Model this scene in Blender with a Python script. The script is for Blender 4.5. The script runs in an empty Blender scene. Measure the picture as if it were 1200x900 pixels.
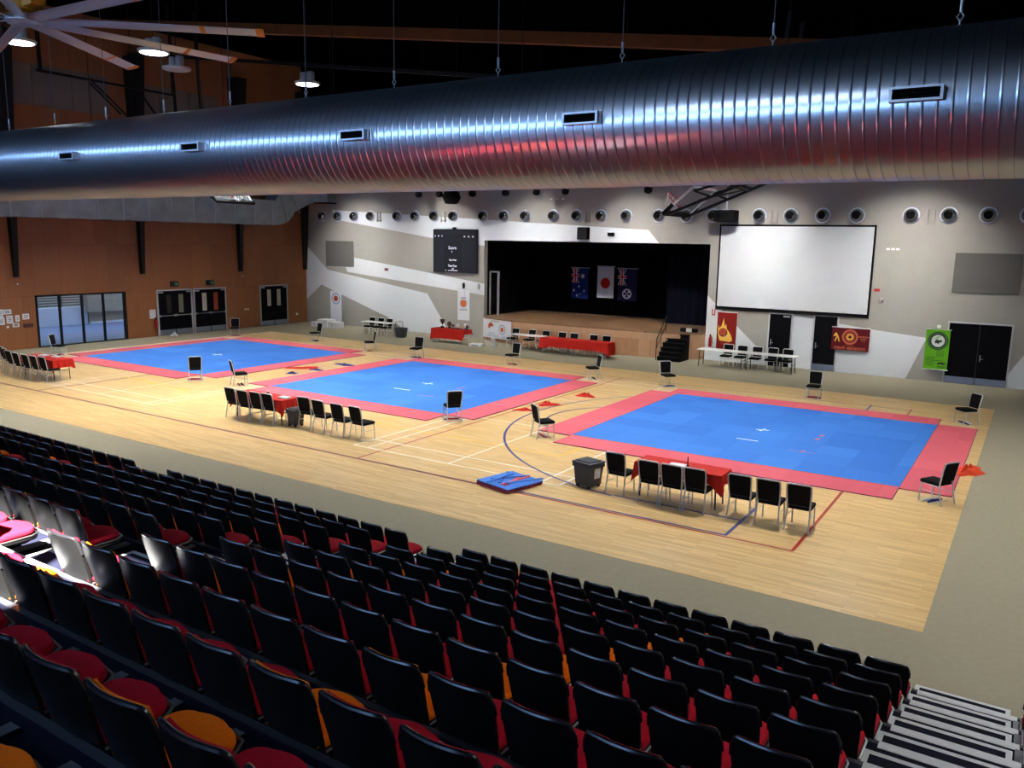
import bpy, bmesh, math, random
from mathutils import Vector, Matrix
random.seed(7)
C = bpy.context.scene.collection
PI = math.pi
sin, cos = math.sin, math.cos

LAMP_W, SPREAD, RIB, SUN = 176, 140, 9.5, 160.
# ------------------------------------------------------------------ materials
def lin(c):
    def f(v): return v/12.92 if v <= .04045 else ((v+.055)/1.055)**2.4
    return tuple(f(v/255) for v in c)
MATS = {}
def mat(name, rgb, rough=.5, metal=0., spec=.5, emit=None, es=0., noise=0., nscale=20., coat=0., linear=False):
    if name in MATS: return MATS[name]
    m = bpy.data.materials.new(name); m.use_nodes = True
    nt = m.node_tree; b = nt.nodes['Principled BSDF']
    col = tuple(rgb) if linear else lin(rgb)
    b.inputs['Base Color'].default_value = (*col, 1)
    b.inputs['Roughness'].default_value = rough
    b.inputs['Metallic'].default_value = metal
    b.inputs['Specular IOR Level'].default_value = spec
    b.inputs['Coat Weight'].default_value = coat
    if emit:
        b.inputs['Emission Color'].default_value = (*lin(emit), 1); b.inputs['Emission Strength'].default_value = es
    if noise:
        tc = nt.nodes.new('ShaderNodeTexCoord'); n = nt.nodes.new('ShaderNodeTexNoise')
        n.inputs['Scale'].default_value = nscale; n.inputs['Detail'].default_value = 4
        nt.links.new(tc.outputs['Object'], n.inputs['Vector'])
        r = nt.nodes.new('ShaderNodeValToRGB')
        r.color_ramp.elements[0].position = .3; r.color_ramp.elements[1].position = .7
        r.color_ramp.elements[0].color = (*[c*(1-noise) for c in col], 1)
        r.color_ramp.elements[1].color = (*[min(1, c*(1+noise)) for c in col], 1)
        nt.links.new(n.outputs['Fac'], r.inputs['Fac']); nt.links.new(r.outputs['Color'], b.inputs['Base Color'])
    MATS[name] = m
    return m

def brick_mat(name, c1, c2, mortar, w, h, msize, rough, offset=.5, swap=False, noise=.15, nscale=(3, 40, 3), spec=.5, axes='xy', bias=0.):
    m = bpy.data.materials.new(name); m.use_nodes = True
    nt = m.node_tree; b = nt.nodes['Principled BSDF']; L = nt.links.new
    tc = nt.nodes.new('ShaderNodeTexCoord')
    sp = nt.nodes.new('ShaderNodeSeparateXYZ'); L(tc.outputs['Object'], sp.inputs[0])
    cb = nt.nodes.new('ShaderNodeCombineXYZ')
    L(sp.outputs[axes[0].upper()], cb.inputs[0]); L(sp.outputs[axes[1].upper()], cb.inputs[1])
    br = nt.nodes.new('ShaderNodeTexBrick'); L(cb.outputs[0], br.inputs['Vector'])
    br.inputs['Scale'].default_value = 1
    br.inputs['Brick Width'].default_value = w; br.inputs['Row Height'].default_value = h
    br.inputs['Mortar Size'].default_value = msize; br.inputs['Mortar Smooth'].default_value = .3
    br.inputs['Bias'].default_value = bias
    br.offset = offset
    br.inputs['Color1'].default_value = (*lin(c1), 1); br.inputs['Color2'].default_value = (*lin(c2), 1)
    br.inputs['Mortar'].default_value = (*lin(mortar), 1)
    mp = nt.nodes.new('ShaderNodeMapping'); mp.inputs['Scale'].default_value = nscale
    L(cb.outputs[0], mp.inputs['Vector'])
    n = nt.nodes.new('ShaderNodeTexNoise'); n.inputs['Scale'].default_value = 1; n.inputs['Detail'].default_value = 5
    L(mp.outputs[0], n.inputs['Vector'])
    mr = nt.nodes.new('ShaderNodeMapRange'); mr.inputs['From Min'].default_value = .3; mr.inputs['From Max'].default_value = .7
    mr.inputs['To Min'].default_value = 1-noise; mr.inputs['To Max'].default_value = 1+noise
    L(n.outputs['Fac'], mr.inputs['Value'])
    mx = nt.nodes.new('ShaderNodeVectorMath'); mx.operation = 'SCALE'
    L(br.outputs['Color'], mx.inputs[0]); L(mr.outputs[0], mx.inputs['Scale'])
    L(mx.outputs[0], b.inputs['Base Color'])
    b.inputs['Roughness'].default_value = rough; b.inputs['Specular IOR Level'].default_value = spec
    MATS[name] = m
    return m

M = dict(
 carpet=mat('olive_carpet', (153, 146, 124), .95, spec=.1, noise=.04, nscale=9),
 navy=mat('navy_deck_carpet', (17, 19, 36), .9, spec=.15, noise=.2, nscale=30),
 white_line=mat('white_line_paint', (244, 242, 236), .35),
 yellow_line=mat('yellow_line_paint', (240, 192, 48), .35),
 red_line=mat('red_line_paint', (176, 40, 32), .35),
 maroon_line=mat('maroon_line_paint', (120, 52, 58), .35),
 blue_line=mat('blue_line_paint', (52, 60, 140), .35),
 dark_line=mat('dark_line_paint', (70, 60, 66), .35),
 paint_grey=mat('warm_grey_wall_paint', (160, 156, 147), .7, spec=.3, noise=.02, nscale=2),
 paint_white=mat('white_wall_paint', (214, 217, 218), .6, spec=.3),
 black=mat('matt_black', (4, 4, 5), .8, spec=.15),
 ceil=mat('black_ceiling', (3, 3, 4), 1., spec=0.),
 curtain=mat('black_stage_curtain', (6, 6, 11), .95, spec=.1),
 steel_black=mat('black_painted_steel', (9, 9, 11), .55, spec=.3),
 alu=mat('brushed_aluminium', (196, 198, 200), .38, 1.),
 nosing=mat('silver_step_nosing', (206, 208, 209), .38, .35, noise=.05, nscale=14),
 chrome=mat('silver_chair_frame', (216, 216, 214), .3, .35),
 cushion=mat('black_chair_fabric', (6, 6, 8), .85, spec=.15),
 shell=mat('black_seat_plastic', (20, 20, 20), .38, spec=.12),
 rim=mat('dark_grey_seat_rim', (26, 26, 29), .24, spec=.6),
 red_pad=mat('dark_red_upholstery', (172, 18, 40), .9, spec=.15, noise=.08, nscale=40),
 orange_pad=mat('orange_upholstery', (246, 116, 10), .9, spec=.15, noise=.06, nscale=40),
 bracket_dark=mat('dark_grey_nosing', (60, 61, 66), .5, .3),
 wire=mat('dull_steel_wire', (92, 92, 94), .5, .5),
 nozzle_ring=mat('pale_nozzle_ring', (214, 220, 232), .32, .3),
 nozzle_ball=mat('silver_nozzle_ball', (196, 199, 203), .24, .9),
 bracket=mat('grey_seat_bracket', (118, 120, 126), .5, .3),
 cloth_red=mat('red_tablecloth_fabric', (184, 32, 22), .75, spec=.25),
 table_white=mat('white_table_laminate', (226, 226, 222), .45),
 bin=mat('charcoal_bin_plastic', (46, 53, 62), .5),
 white=mat('white_plastic', (228, 228, 226), .5),
 paper=mat('white_paper', (226, 228, 232), .8),
 grey_text=mat('grey_print', (120, 124, 132), .8),
 blue_text=mat('blue_grey_print', (92, 104, 128), .8),
 screen=mat('white_projection_fabric', (204, 207, 208), .8, spec=.1),
 panel=mat('grey_acoustic_panel', (104, 102, 98), .9, spec=.1, noise=.05, nscale=30),
 score=mat('charcoal_scoreboard', (26, 28, 36), .7, spec=.2),
 score_dark=mat('dark_scoreboard_panel', (17, 19, 27), .6, spec=.2),
 lettering=mat('white_lettering', (222, 224, 226), .6),
 door=mat('black_door_laminate', (4, 4, 9), .7, spec=.1),
 doorframe=mat('light_grey_door_frame', (188, 190, 192), .45),
 kick=mat('brushed_steel_kickplate', (170, 182, 204), .35, .9),
 green_glow=mat('green_exit_sign', (12, 84, 52), .4, emit=(20, 150, 80), es=.04),
 red_gloss=mat('red_enamel', (186, 24, 20), .3),
 maroon=mat('maroon_banner', (92, 18, 28), .8, spec=.2),
 poster_red=mat('red_poster', (126, 28, 24), .8, spec=.2),
 gold=mat('gold_print', (226, 176, 66), .7),
 flame=mat('yellow_flame_print', (232, 190, 74), .7),
 ball=mat('orange_ball_print', (176, 66, 36), .7),
 green=mat('green_banner', (94, 164, 30), .8, spec=.2),
 dark_green=mat('dark_banner_print', (28, 46, 40), .7),
 banner=mat('white_banner_fabric', (218, 220, 224), .8),
 orange_print=mat('orange_emblem_print', (214, 104, 48), .7),
 grey_print=mat('blue_grey_emblem_print', (150, 168, 186), .8),
 flag_blue=mat('navy_flag_cloth', (18, 38, 104), .85, spec=.2),
 flag_navy=mat('dark_navy_flag_cloth', (24, 26, 70), .85, spec=.2),
 flag_white=mat('white_flag_cloth', (214, 214, 218), .85, spec=.2),
 flag_red=mat('red_flag_cloth', (196, 40, 28), .85, spec=.2),
 fan_alu=mat('fan_blade_aluminium', (206, 206, 208), .4, .6),
 fan_orange=mat('orange_fan_cap', (226, 130, 36), .5),
 fan_motor=mat('yellow_fan_motor', (214, 142, 20), .5),
 glulam=mat('orange_brown_timber_beam', (92, 54, 30), .8, spec=.1, noise=.15, nscale=3),
 pale_panel=mat('pale_wall_panel', (112, 102, 92), .9),
 lamp_house=mat('grey_lamp_housing', (196, 190, 184), .5, .2),
 lamp_on=mat('lit_lamp_diffuser', (255, 255, 255), .5, emit=(236, 242, 255), es=9),
 lamp_off=mat('unlit_lamp_diffuser', (200, 204, 206), .4),
 mat_edge=mat('purple_mat_edge', (104, 30, 84), .8),
 mat_red=mat('red_mat_foam', (222, 96, 108), .75),
 mat_blue=mat('blue_mat_foam', (62, 130, 222), .75),
 cloth_orange=mat('orange_red_cloth', (222, 66, 22), .8),
 cloth_blue=mat('navy_blue_cloth', (32, 40, 110), .8),
 net=mat('white_net_cord', (216, 214, 220), .8),
 gold_metal=mat('gold_trophy_metal', (206, 166, 88), .3, .9),
 bronze=mat('dark_trophy_metal', (86, 62, 50), .35, .7),
 paving=mat('grey_blue_paving', (84, 94, 122), .7),
 court_wall=mat('pale_blue_render', (196, 212, 228), .8),
 court_beige=mat('beige_render', (150, 146, 132), .8),
 slat=mat('dark_grey_slats', (70, 74, 78), .6),
 view_dark=mat('dark_door_glass', (28, 26, 26), .15),
 view_green=mat('grey_green_door_glass', (120, 122, 108), .25),
 view_cream=mat('cream_door_glass', (206, 196, 176), .25),
 view_red=mat('rust_red_door_glass', (160, 66, 46), .25),
 room_dark=mat('dark_rear_wall_paint', (56, 54, 54), .9, spec=.1),
)
M['wood'] = brick_mat('light_timber_court', (230, 197, 139), (208, 171, 112), (170, 134, 84), .9, .07, .002, .3, nscale=(.8, 16, 1), noise=.10)
M['stage_wood'] = brick_mat('honey_stage_boards', (138, 104, 74), (124, 92, 64), (88, 64, 44), 2.0, .12, .003, .4, nscale=(1, 14, 1), noise=.1)
M['stage_front'] = brick_mat('stage_front_panels', (192, 148, 112), (174, 128, 92), (90, 62, 42), .6, 3., .006, .45, offset=0, axes='xz', nscale=(30, 1.5, 1), noise=.12)
M['timber_wall'] = brick_mat('brown_timber_panelling', (154, 98, 57), (140, 88, 50), (104, 65, 37), 1.2, 2.4, .006, .5, offset=.5, axes='yz', nscale=(24, 1, 1), noise=.12)

def tile_mat(name, c1, c2, seam):
    return brick_mat(name, c1, c2, seam, 1.0, 1.0, .004, .75, offset=0., nscale=(.5, .5, 1), noise=.03, spec=.3)
M['tile_blue'] = tile_mat('blue_jigsaw_mat_tiles', (60, 125, 210), (47, 110, 198), (42, 98, 182))
M['tile_red'] = tile_mat('red_jigsaw_mat_tiles', (214, 98, 110), (203, 86, 100), (188, 74, 88))

def glass_mat():
    m = bpy.data.materials.new('clear_glass'); m.use_nodes = True
    nt = m.node_tree; nt.nodes.clear(); L = nt.links.new
    o = nt.nodes.new('ShaderNodeOutputMaterial'); t = nt.nodes.new('ShaderNodeBsdfTransparent')
    g = nt.nodes.new('ShaderNodeBsdfGlossy'); g.inputs['Roughness'].default_value = .03
    f = nt.nodes.new('ShaderNodeFresnel'); f.inputs['IOR'].default_value = 1.45
    mx = nt.nodes.new('ShaderNodeMixShader')
    t.inputs[0].default_value = (.92, .95, .96, 1)
    L(f.outputs[0], mx.inputs[0]); L(t.outputs[0], mx.inputs[1]); L(g.outputs[0], mx.inputs[2]); L(mx.outputs[0], o.inputs[0])
    return m
M['glass'] = glass_mat()
M['board_glass'] = mat('lit_tint_backboard_glass', (150, 160, 162), .2); M['board_glass'].node_tree.nodes['Principled BSDF'].inputs['Alpha'].default_value = .22  # milky tint put in so the clear board looks lit

def duct_mat():
    m = bpy.data.materials.new('galvanised_spiral_duct'); m.use_nodes = True
    nt = m.node_tree; b = nt.nodes['Principled BSDF']; L = nt.links.new
    tc = nt.nodes.new('ShaderNodeTexCoord'); sp = nt.nodes.new('ShaderNodeSeparateXYZ'); L(tc.outputs['Object'], sp.inputs[0])
    def math_(op, a, bb=None):
        n = nt.nodes.new('ShaderNodeMath'); n.operation = op
        for k, v in ((0, a), (1, bb)):
            if v is None: continue
            if isinstance(v, (int, float)): n.inputs[k].default_value = v
            else: L(v, n.inputs[k])
        return n.outputs[0]
    ang = math_('ARCTAN2', sp.outputs['Z'], sp.outputs['Y'])
    u = math_('ADD', math_('DIVIDE', sp.outputs['X'], .122), math_('MULTIPLY', ang, -1/(2*PI)))
    fr = math_('FRACT', u)
    d = math_('ABSOLUTE', math_('SUBTRACT', fr, .5))          # seam where fr near .5
    ridge = math_('MAXIMUM', math_('SUBTRACT', 1., math_('DIVIDE', d, .12)), 0.)
    bp = nt.nodes.new('ShaderNodeBump'); bp.inputs['Strength'].default_value = .8; bp.inputs['Distance'].default_value = .006
    L(ridge, bp.inputs['Height']); L(bp.outputs[0], b.inputs['Normal'])
    dark = math_('GREATER_THAN', ridge, .72)
    mx = nt.nodes.new('ShaderNodeMix'); mx.data_type = 'RGBA'
    mx.inputs['A'].default_value = (.80, .82, .86, 1); mx.inputs['B'].default_value = (.42, .45, .52, 1)
    L(dark, mx.inputs['Factor']); L(mx.outputs['Result'], b.inputs['Base Color'])
    b.inputs['Metallic'].default_value = 1.; b.inputs['Roughness'].default_value = .2
    b2 = nt.nodes.new('ShaderNodeBsdfPrincipled'); b2.inputs['Metallic'].default_value = 1.; b2.inputs['Roughness'].default_value = .42
    L(mx.outputs['Result'], b2.inputs['Base Color']); L(bp.outputs[0], b2.inputs['Normal'])
    ms = nt.nodes.new('ShaderNodeMixShader'); ms.inputs[0].default_value = .48
    L(b.outputs[0], ms.inputs[1]); L(b2.outputs[0], ms.inputs[2]); L(ms.outputs[0], nt.nodes['Material Output'].inputs['Surface'])
    return m
M['duct'] = duct_mat()
M['sheet'] = mat('galvanised_sheet_duct', (186, 194, 194), .36, .55, noise=.16, nscale=1.6)

# ------------------------------------------------------------------ mesh builder
class MB:
    def __init__(s): s.v = []; s.f = []; s.m = []
    def add(s, vs, fs, m=0):
        o = len(s.v); s.v += [tuple(v) for v in vs]
        s.f += [tuple(i+o for i in f) for f in fs]; s.m += [m]*len(fs); return s
    def box(s, x0, x1, y0, y1, z0, z1, m=0):
        return s.add([(x, y, z) for x in (x0, x1) for y in (y0, y1) for z in (z0, z1)],
            [(0, 1, 3, 2), (4, 6, 7, 5), (0, 4, 5, 1), (2, 3, 7, 6), (0, 2, 6, 4), (1, 5, 7, 3)], m)
    def rbox(s, x0, x1, y0, y1, z0, z1, r=.02, m=0):             # box with chamfered edges
        bm = bmesh.new(); bmesh.ops.create_cube(bm, size=1)
        for v in bm.verts: v.co = Vector(((x0+x1)/2+v.co.x*(x1-x0), (y0+y1)/2+v.co.y*(y1-y0), (z0+z1)/2+v.co.z*(z1-z0)))
        bmesh.ops.bevel(bm, geom=bm.edges[:], offset=r, segments=2, affect='EDGES', profile=.6)
        return s.bm(bm, m)
    def bm(s, bm, m=0, mx=None):
        bm.verts.index_update()
        vs = [(mx @ v.co) if mx else v.co.copy() for v in bm.verts]
        s.add(vs, [[v.index for v in f.verts] for f in bm.faces], m); bm.free(); return s
    def hexa(s, a, b, m=0):                                      # two quads (4 pts each)
        return s.add(list(a)+list(b), [(3, 2, 1, 0), (4, 5, 6, 7), (0, 1, 5, 4), (1, 2, 6, 5), (2, 3, 7, 6), (3, 0, 4, 7)], m)
    def bar(s, p, q, w, h=None, m=0, up=(0, 0, 1)):              # rectangular bar between two points
        h = h or w; p, q = Vector(p), Vector(q); d = (q-p).normalized(); u = Vector(up)
        if abs(d.dot(u)) > .98: u = Vector((1, 0, 0))
        r = d.cross(u).normalized(); u = r.cross(d)
        k = [(-1, -1), (1, -1), (1, 1), (-1, 1)]
        return s.hexa([p+r*a*w/2+u*b*h/2 for a, b in k], [q+r*a*w/2+u*b*h/2 for a, b in k], m)
    def tube(s, pts, r, n=8, m=0, cap=True):
        pts = [Vector(p) for p in pts]; rings = []; rr = r if isinstance(r, (list, tuple)) else [r]*len(pts)
        u = None
        for i, p in enumerate(pts):
            d = (pts[min(i+1, len(pts)-1)]-pts[max(i-1, 0)]).normalized()
            if u is None: u = d.orthogonal().normalized()
            else:
                u = (u-d*u.dot(d)); u = u.normalized() if u.length > 1e-6 else d.orthogonal().normalized()
            w = d.cross(u)
            rings.append([p+(u*cos(2*PI*k/n)+w*sin(2*PI*k/n))*rr[i] for k in range(n)])
        vs = [v for g in rings for v in g]; fs = []
        for i in range(len(pts)-1):
            for k in range(n):
                a, b = i*n+k, i*n+(k+1) % n; fs.append((a, b, b+n, a+n))
        if cap: fs += [tuple(range(n-1, -1, -1)), tuple(range((len(pts)-1)*n, len(pts)*n))]
        return s.add(vs, fs, m)
    def lathe(s, prof, c=(0, 0, 0), n=20, m=0, axis='z'):        # profile (r, h)
        vs = []; fs = []
        for r, h in prof:
            for k in range(n):
                a = 2*PI*k/n; p = (r*cos(a), r*sin(a), h)
                if axis == 'y': p = (p[0], p[2], p[1])
                if axis == 'x': p = (p[2], p[0], p[1])
                vs.append((c[0]+p[0], c[1]+p[1], c[2]+p[2]))
        for i in range(len(prof)-1):
            for k in range(n):
                a, b = i*n+k, i*n+(k+1) % n; fs.append((a, b, b+n, a+n))
        fs += [tuple(range(n-1, -1, -1)), tuple(range((len(prof)-1)*n, len(prof)*n))]
        return s.add(vs, fs, m)
    def prism(s, poly, d0, d1, plane='xz', m=0):                 # 2-D polygon extruded along the third axis
        def P(a, b, d): return {'xz': (a, d, b), 'yz': (d, a, b), 'xy': (a, b, d)}[plane]
        n = len(poly)
        vs = [P(a, b, d0) for a, b in poly]+[P(a, b, d1) for a, b in poly]
        fs = [tuple(range(n)), tuple(range(2*n-1, n-1, -1))]+[(i, i+n, (i+1) % n+n, (i+1) % n) for i in range(n)]
        return s.add(vs, fs, m)
    def disc(s, cx, cz, r, y0, y1, m=0, n=24, r2=None):          # disc or ring in the xz plane
        if r2 is None: return s.prism([(cx+r*cos(2*PI*k/n), cz+r*sin(2*PI*k/n)) for k in range(n)], y0, y1, 'xz', m)
        for k in range(n):
            a, b = 2*PI*k/n, 2*PI*(k+1)/n
            s.prism([(cx+r2*cos(a), cz+r2*sin(a)), (cx+r*cos(a), cz+r*sin(a)), (cx+r*cos(b), cz+r*sin(b)), (cx+r2*cos(b), cz+r2*sin(b))], y0, y1, 'xz', m)
        return s
    def build(s, name, mats, parent=None, smooth=False, loc=None):
        me = bpy.data.meshes.new(name); me.from_pydata(s.v, [], s.f)
        if not isinstance(mats, (list, tuple)): mats = [mats]
        for k in mats: me.materials.append(M[k] if isinstance(k, str) else k)
        me.polygons.foreach_set('material_index', s.m)
        bm = bmesh.new(); bm.from_mesh(me); bmesh.ops.recalc_face_normals(bm, faces=bm.faces); bm.to_mesh(me); bm.free()
        if smooth:
            me.polygons.foreach_set('use_smooth', [True]*len(me.polygons)); me.set_sharp_from_angle(angle=math.radians(40))
        me.update()
        o = bpy.data.objects.new(name, me); C.objects.link(o)
        if parent: o.parent = parent
        if loc: o.location = loc
        return o

def tag(o, label, cat, group=None, kind=None):
    o['label'] = label; o['category'] = cat
    if group: o['group'] = group
    if kind: o['kind'] = kind
    return o
def thing(name, label, cat, loc=(0, 0, 0), rz=0., group=None):
    o = bpy.data.objects.new(name, None); C.objects.link(o); o.empty_display_size = .2
    o.location = loc; o.rotation_euler = (0, 0, rz)
    return tag(o, label, cat, group)
def struct(o, label, cat):
    return tag(o, label, cat, kind='structure')
def dup(root, loc, rz=0., label=None, group=None):
    r = root.copy(); C.objects.link(r); r.location = loc; r.rotation_euler = (0, 0, rz)
    if label: r['label'] = label
    if group: r['group'] = group
    for ch in list(root.children):
        c = ch.copy(); C.objects.link(c); c.parent = r
        for g in list(ch.children):
            d = g.copy(); C.objects.link(d); d.parent = c
    return r
def text(mb, s, size, at, m=0, plane='xz', align='CENTER', bold=0., sx=1.):
    cu = bpy.data.curves.new('lettering', 'FONT'); cu.body = s; cu.size = size; cu.align_x = align; cu.align_y = 'CENTER'
    cu.extrude = .001; cu.offset = bold; cu.resolution_u = 2
    o = bpy.data.objects.new('lettering', cu); C.objects.link(o)
    bpy.context.view_layer.update()
    me = bpy.data.meshes.new_from_object(o.evaluated_get(bpy.context.evaluated_depsgraph_get()))
    x, y, z = at
    if plane == 'xz': vs = [(x+v.co.x*sx, y-v.co.z, z+v.co.y) for v in me.vertices]
    else: vs = [(x+v.co.z, y+v.co.x*sx, z+v.co.y) for v in me.vertices]
    mb.add(vs, [tuple(p.vertices) for p in me.polygons], m)
    bpy.data.objects.remove(o); bpy.data.meshes.remove(me); bpy.data.curves.remove(cu)
ORD = 'zeroth first second third fourth fifth sixth seventh eighth ninth tenth eleventh twelfth thirteenth fourteenth fifteenth sixteenth seventeenth eighteenth nineteenth twentieth'.split()
ORD += ['twenty-'+w for w in ORD[1:10]]

BW, LW = 21.494, -24.524                                         # stage wall and timber wall
RX, RY, ZC = 24., -17.2, 16.
def zceil(x): return 10.95-.137*(x-8.3)

# ------------------------------------------------------------------ room shell
floor = MB().box(LW-.3, RX+.3, RY-.3, BW+.3, -.2, 0).build('floor', 'carpet')
struct(floor, 'olive grey carpet floor around the timber court', 'floor')
MB().box(-21.9, 13.69, -3.046, 16.256, 0, .006).build('timber_court', 'wood', floor)

def lines(name, m, segs, w, z=.0085):
    mb = MB()
    for (x0, y0), (x1, y1) in segs:
        d = Vector((x1-x0, y1-y0, 0)); n = Vector((-d.y, d.x, 0)).normalized()*w/2
        p, q = Vector((x0, y0, z)), Vector((x1, y1, z))
        mb.add([p-n, q-n, q+n, p+n], [(0, 1, 2, 3)])
    return mb.build(name, m, floor)
def arc(cx, cy, r, a0, a1, n=40):
    P = [(cx+r*cos(math.radians(a0+(a1-a0)*k/n)), cy+r*sin(math.radians(a0+(a1-a0)*k/n))) for k in range(n+1)]
    return list(zip(P[:-1], P[1:]))
S = []
for bx in (-14.72, 0.):
    yy = (0, .76, 4.70, 8.70, 12.64, 13.4)
    for y in yy: S.append(((bx-.02, y), (bx+6.12, y)))
    for x in (0, .46, 5.64, 6.1): S.append(((bx+x, 0), (bx+x, 13.4)))
    S.append(((bx+3.05, 0), (bx+3.05, 4.70))); S.append(((bx+3.05, 8.70), (bx+3.05, 13.4)))
lines('white_line_marking', 'white_line', S, .054)
lines('yellow_line_marking', 'yellow_line', [((-12.7, 2.2), (-9.8, 2.2)), ((-1.25, 2.2), (4.89, 2.2)), ((4.89, 2.2), (4.89, 11.)), ((-1.22, 2.2), (-1.22, 4.)), ((-14.2, 2.5), (-9.8, 2.1))], .065, .0075)
lines('red_line_marking', 'red_line', [((4.6, -.97), (11.4, -.97)), ((11.38, -.95), (11.38, 3.3)), ((11.38, 13.3), (11.38, 14.45)), ((.96, -.9), (.96, 14.2))], .06, .0080)
lines('maroon_line_marking', 'maroon_line', [((-21.5, -.93), (5.2, -.93)), ((-13.8, -.93), (-13.8, 14.2))], .10, .0070)
lines('dark_line_marking', 'dark_line', [((-21.5, 14.2), (11.4, 14.2)), ((-21.5, 12.3), (-20, 12.3))], .05, .0070)
lines('blue_line_marking', 'blue_line', [((4.8, -.88), (10.16, -.88)), ((10.15, -.9), (10.15, 1.05)), ((10.15, 13.4), (10.15, 14.4)), ((7.4, .1), (10.15, .1))]
      + arc(8.3, 6.7, 6.72, 100, 262) + arc(4.8, 6.6, 2.55, 130, 230), .065, .0090)

wb = MB()
for x0, x1, z0, z1, m in ((LW, -10.86, 0, 9.2, 0), (1.68, RX, 0, 9.2, 0), (-10.86, 1.68, 5.30, 9.2, 0), (LW, RX, 9.2, ZC, 2)):  # topmost band is coloured black to stand in for shade under the roof
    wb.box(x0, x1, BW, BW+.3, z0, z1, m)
def patch(*poly): wb.prism(poly, BW-.004, BW+.01, 'xz', 1)
patch((-22.17, 6.96), (-1.4, 5.92), (-.82, 5.30), (-10.86, 5.30), (-10.86, 5.01), (-14.22, 5.35), (-21.85, 6.38))
patch((LW, 4.88), (-22.64, 3.35), (-14.79, 2.26), (-13.61, .68), (-13.1, 0), (-16.4, 0), (-17.74, .71), (-23.2, 2.41), (LW, 1.44))
patch((-20.4, 4.14), (-10.86, 2.98), (-10.86, 2.36), (-20.98, 3.27), (-21.12, 3.55), (-20.42, 3.57))
patch((1.68, 2.98), (4.5, .42), (4.5, 0), (1.68, 0))
patch((5.56, 2.31), (8.81, 1.92), (10.89, 1.73), (10.26, 0), (5.56, 0))
patch((13.84, 0), (13.84, .55), (14.4, 1.55), (16.2, 4.2), (RX, 5.), (RX, 0))
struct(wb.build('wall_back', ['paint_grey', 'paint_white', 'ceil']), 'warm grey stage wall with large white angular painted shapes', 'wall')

wl = MB()
DO = [(4.74, 9.22, 2.43)]
wl.box(LW-.3, LW, RY, 4.74, 0, ZC); wl.box(LW-.3, LW, 9.22, BW+.3, 0, ZC); wl.box(LW-.3, LW, 4.74, 9.22, 2.43, ZC)
struct(wl.build('wall_left', 'timber_wall'), 'brown timber panelled side wall with double doors and a long window', 'wall')
struct(MB().box(RX, RX+.3, RY, BW+.3, 0, ZC).build('wall_right', 'paint_grey'), 'grey side wall opposite the timber wall', 'wall')

# rear wall with a daylight ribbon and a high row of open clerestory lights
OX0, OX1, OZ0, OZ1 = 6.0, 11.4, 8.45, 10.55
RX0, RX1 = -24., 12.2
def zr(x): return 7.2-.14*(x-4)                                  # centre line of the sloping ribbon, parallel to the roof
wr = MB(); Y0, Y1 = RY-.3, RY; RH = .65
def slab(x0, x1, lo, hi):
    wr.hexa([(x0, Y0, lo(x0)), (x1, Y0, lo(x1)), (x1, Y1, lo(x1)), (x0, Y1, lo(x0))], [(x0, Y0, hi(x0)), (x1, Y0, hi(x1)), (x1, Y1, hi(x1)), (x0, Y1, hi(x0))])
zero, top_ = (lambda x: 0.), (lambda x: ZC)
slab(LW-.3, RX0, zero, top_); slab(RX1, RX+.3, zero, top_)
slab(RX0, RX1, zero, lambda x: zr(x)-RH)
slab(RX0, OX0, lambda x: zr(x)+RH, top_); slab(OX1, RX1, lambda x: zr(x)+RH, top_)
slab(OX0, OX1, lambda x: zr(x)+RH, lambda x: OZ0); slab(OX0, OX1, lambda x: OZ1, top_)
struct(wr.build('wall_rear', 'room_dark'), 'dark rear wall above the top of the seating', 'wall')
w3 = MB()
for k in range(5):
    x = OX0+(OX1-OX0)*k/4; w3.box(x-.1, x+.1, Y0+.05, Y1-.05, OZ0, OZ1)
w3.box(OX0, OX1, Y0+.05, Y1-.05, OZ0-.06, OZ0+.04); w3.box(OX0, OX1, Y0+.05, Y1-.05, OZ1-.04, OZ1+.06)
struct(w3.build('window_3', 'steel_black'), 'open clerestory window frame high in the rear wall', 'window')
w2 = MB()
for k in range(19):
    x = RX0+(RX1-RX0)*k/18; w2.box(x-.03, x+.03, Y1-.12, Y1-.04, zr(x)-RH, zr(x)+RH)
for q in (-RH, RH): w2.bar((RX0, Y1-.08, zr(RX0)+q), (RX1, Y1-.08, zr(RX1)+q), .08, .08)
w2o = struct(w2.build('window_2', 'steel_black'), 'long sloping ribbon window of daylight in the rear wall', 'window')
sky_pane = mat('bright_overcast_sky_pane', (200, 220, 255), .2, emit=(146, 192, 255), es=RIB)
MB().hexa([(RX0, Y1-.2, zr(RX0)-RH), (RX1, Y1-.2, zr(RX1)-RH), (RX1, Y1-.18, zr(RX1)-RH), (RX0, Y1-.18, zr(RX0)-RH)], [(RX0, Y1-.2, zr(RX0)+RH), (RX1, Y1-.2, zr(RX1)+RH), (RX1, Y1-.18, zr(RX1)+RH), (RX0, Y1-.18, zr(RX0)+RH)]).build('daylit_pane', sky_pane, w2o)

ce = MB()
ce.add([(LW-.3, RY-.3, zceil(LW)), (RX+.3, RY-.3, zceil(RX)), (RX+.3, BW+.3, zceil(RX)), (LW-.3, BW+.3, zceil(LW)),
        (LW-.3, RY-.3, zceil(LW)+.3), (RX+.3, RY-.3, zceil(RX)+.3), (RX+.3, BW+.3, zceil(RX)+.3), (LW-.3, BW+.3, zceil(LW)+.3)],
       [(0, 1, 2, 3), (4, 5, 6, 7), (0, 1, 5, 4), (1, 2, 6, 5), (2, 3, 7, 6), (3, 0, 4, 7)])
struct(ce.build('ceiling', 'ceil'), 'black sloping ceiling in shadow', 'ceiling')

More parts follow.
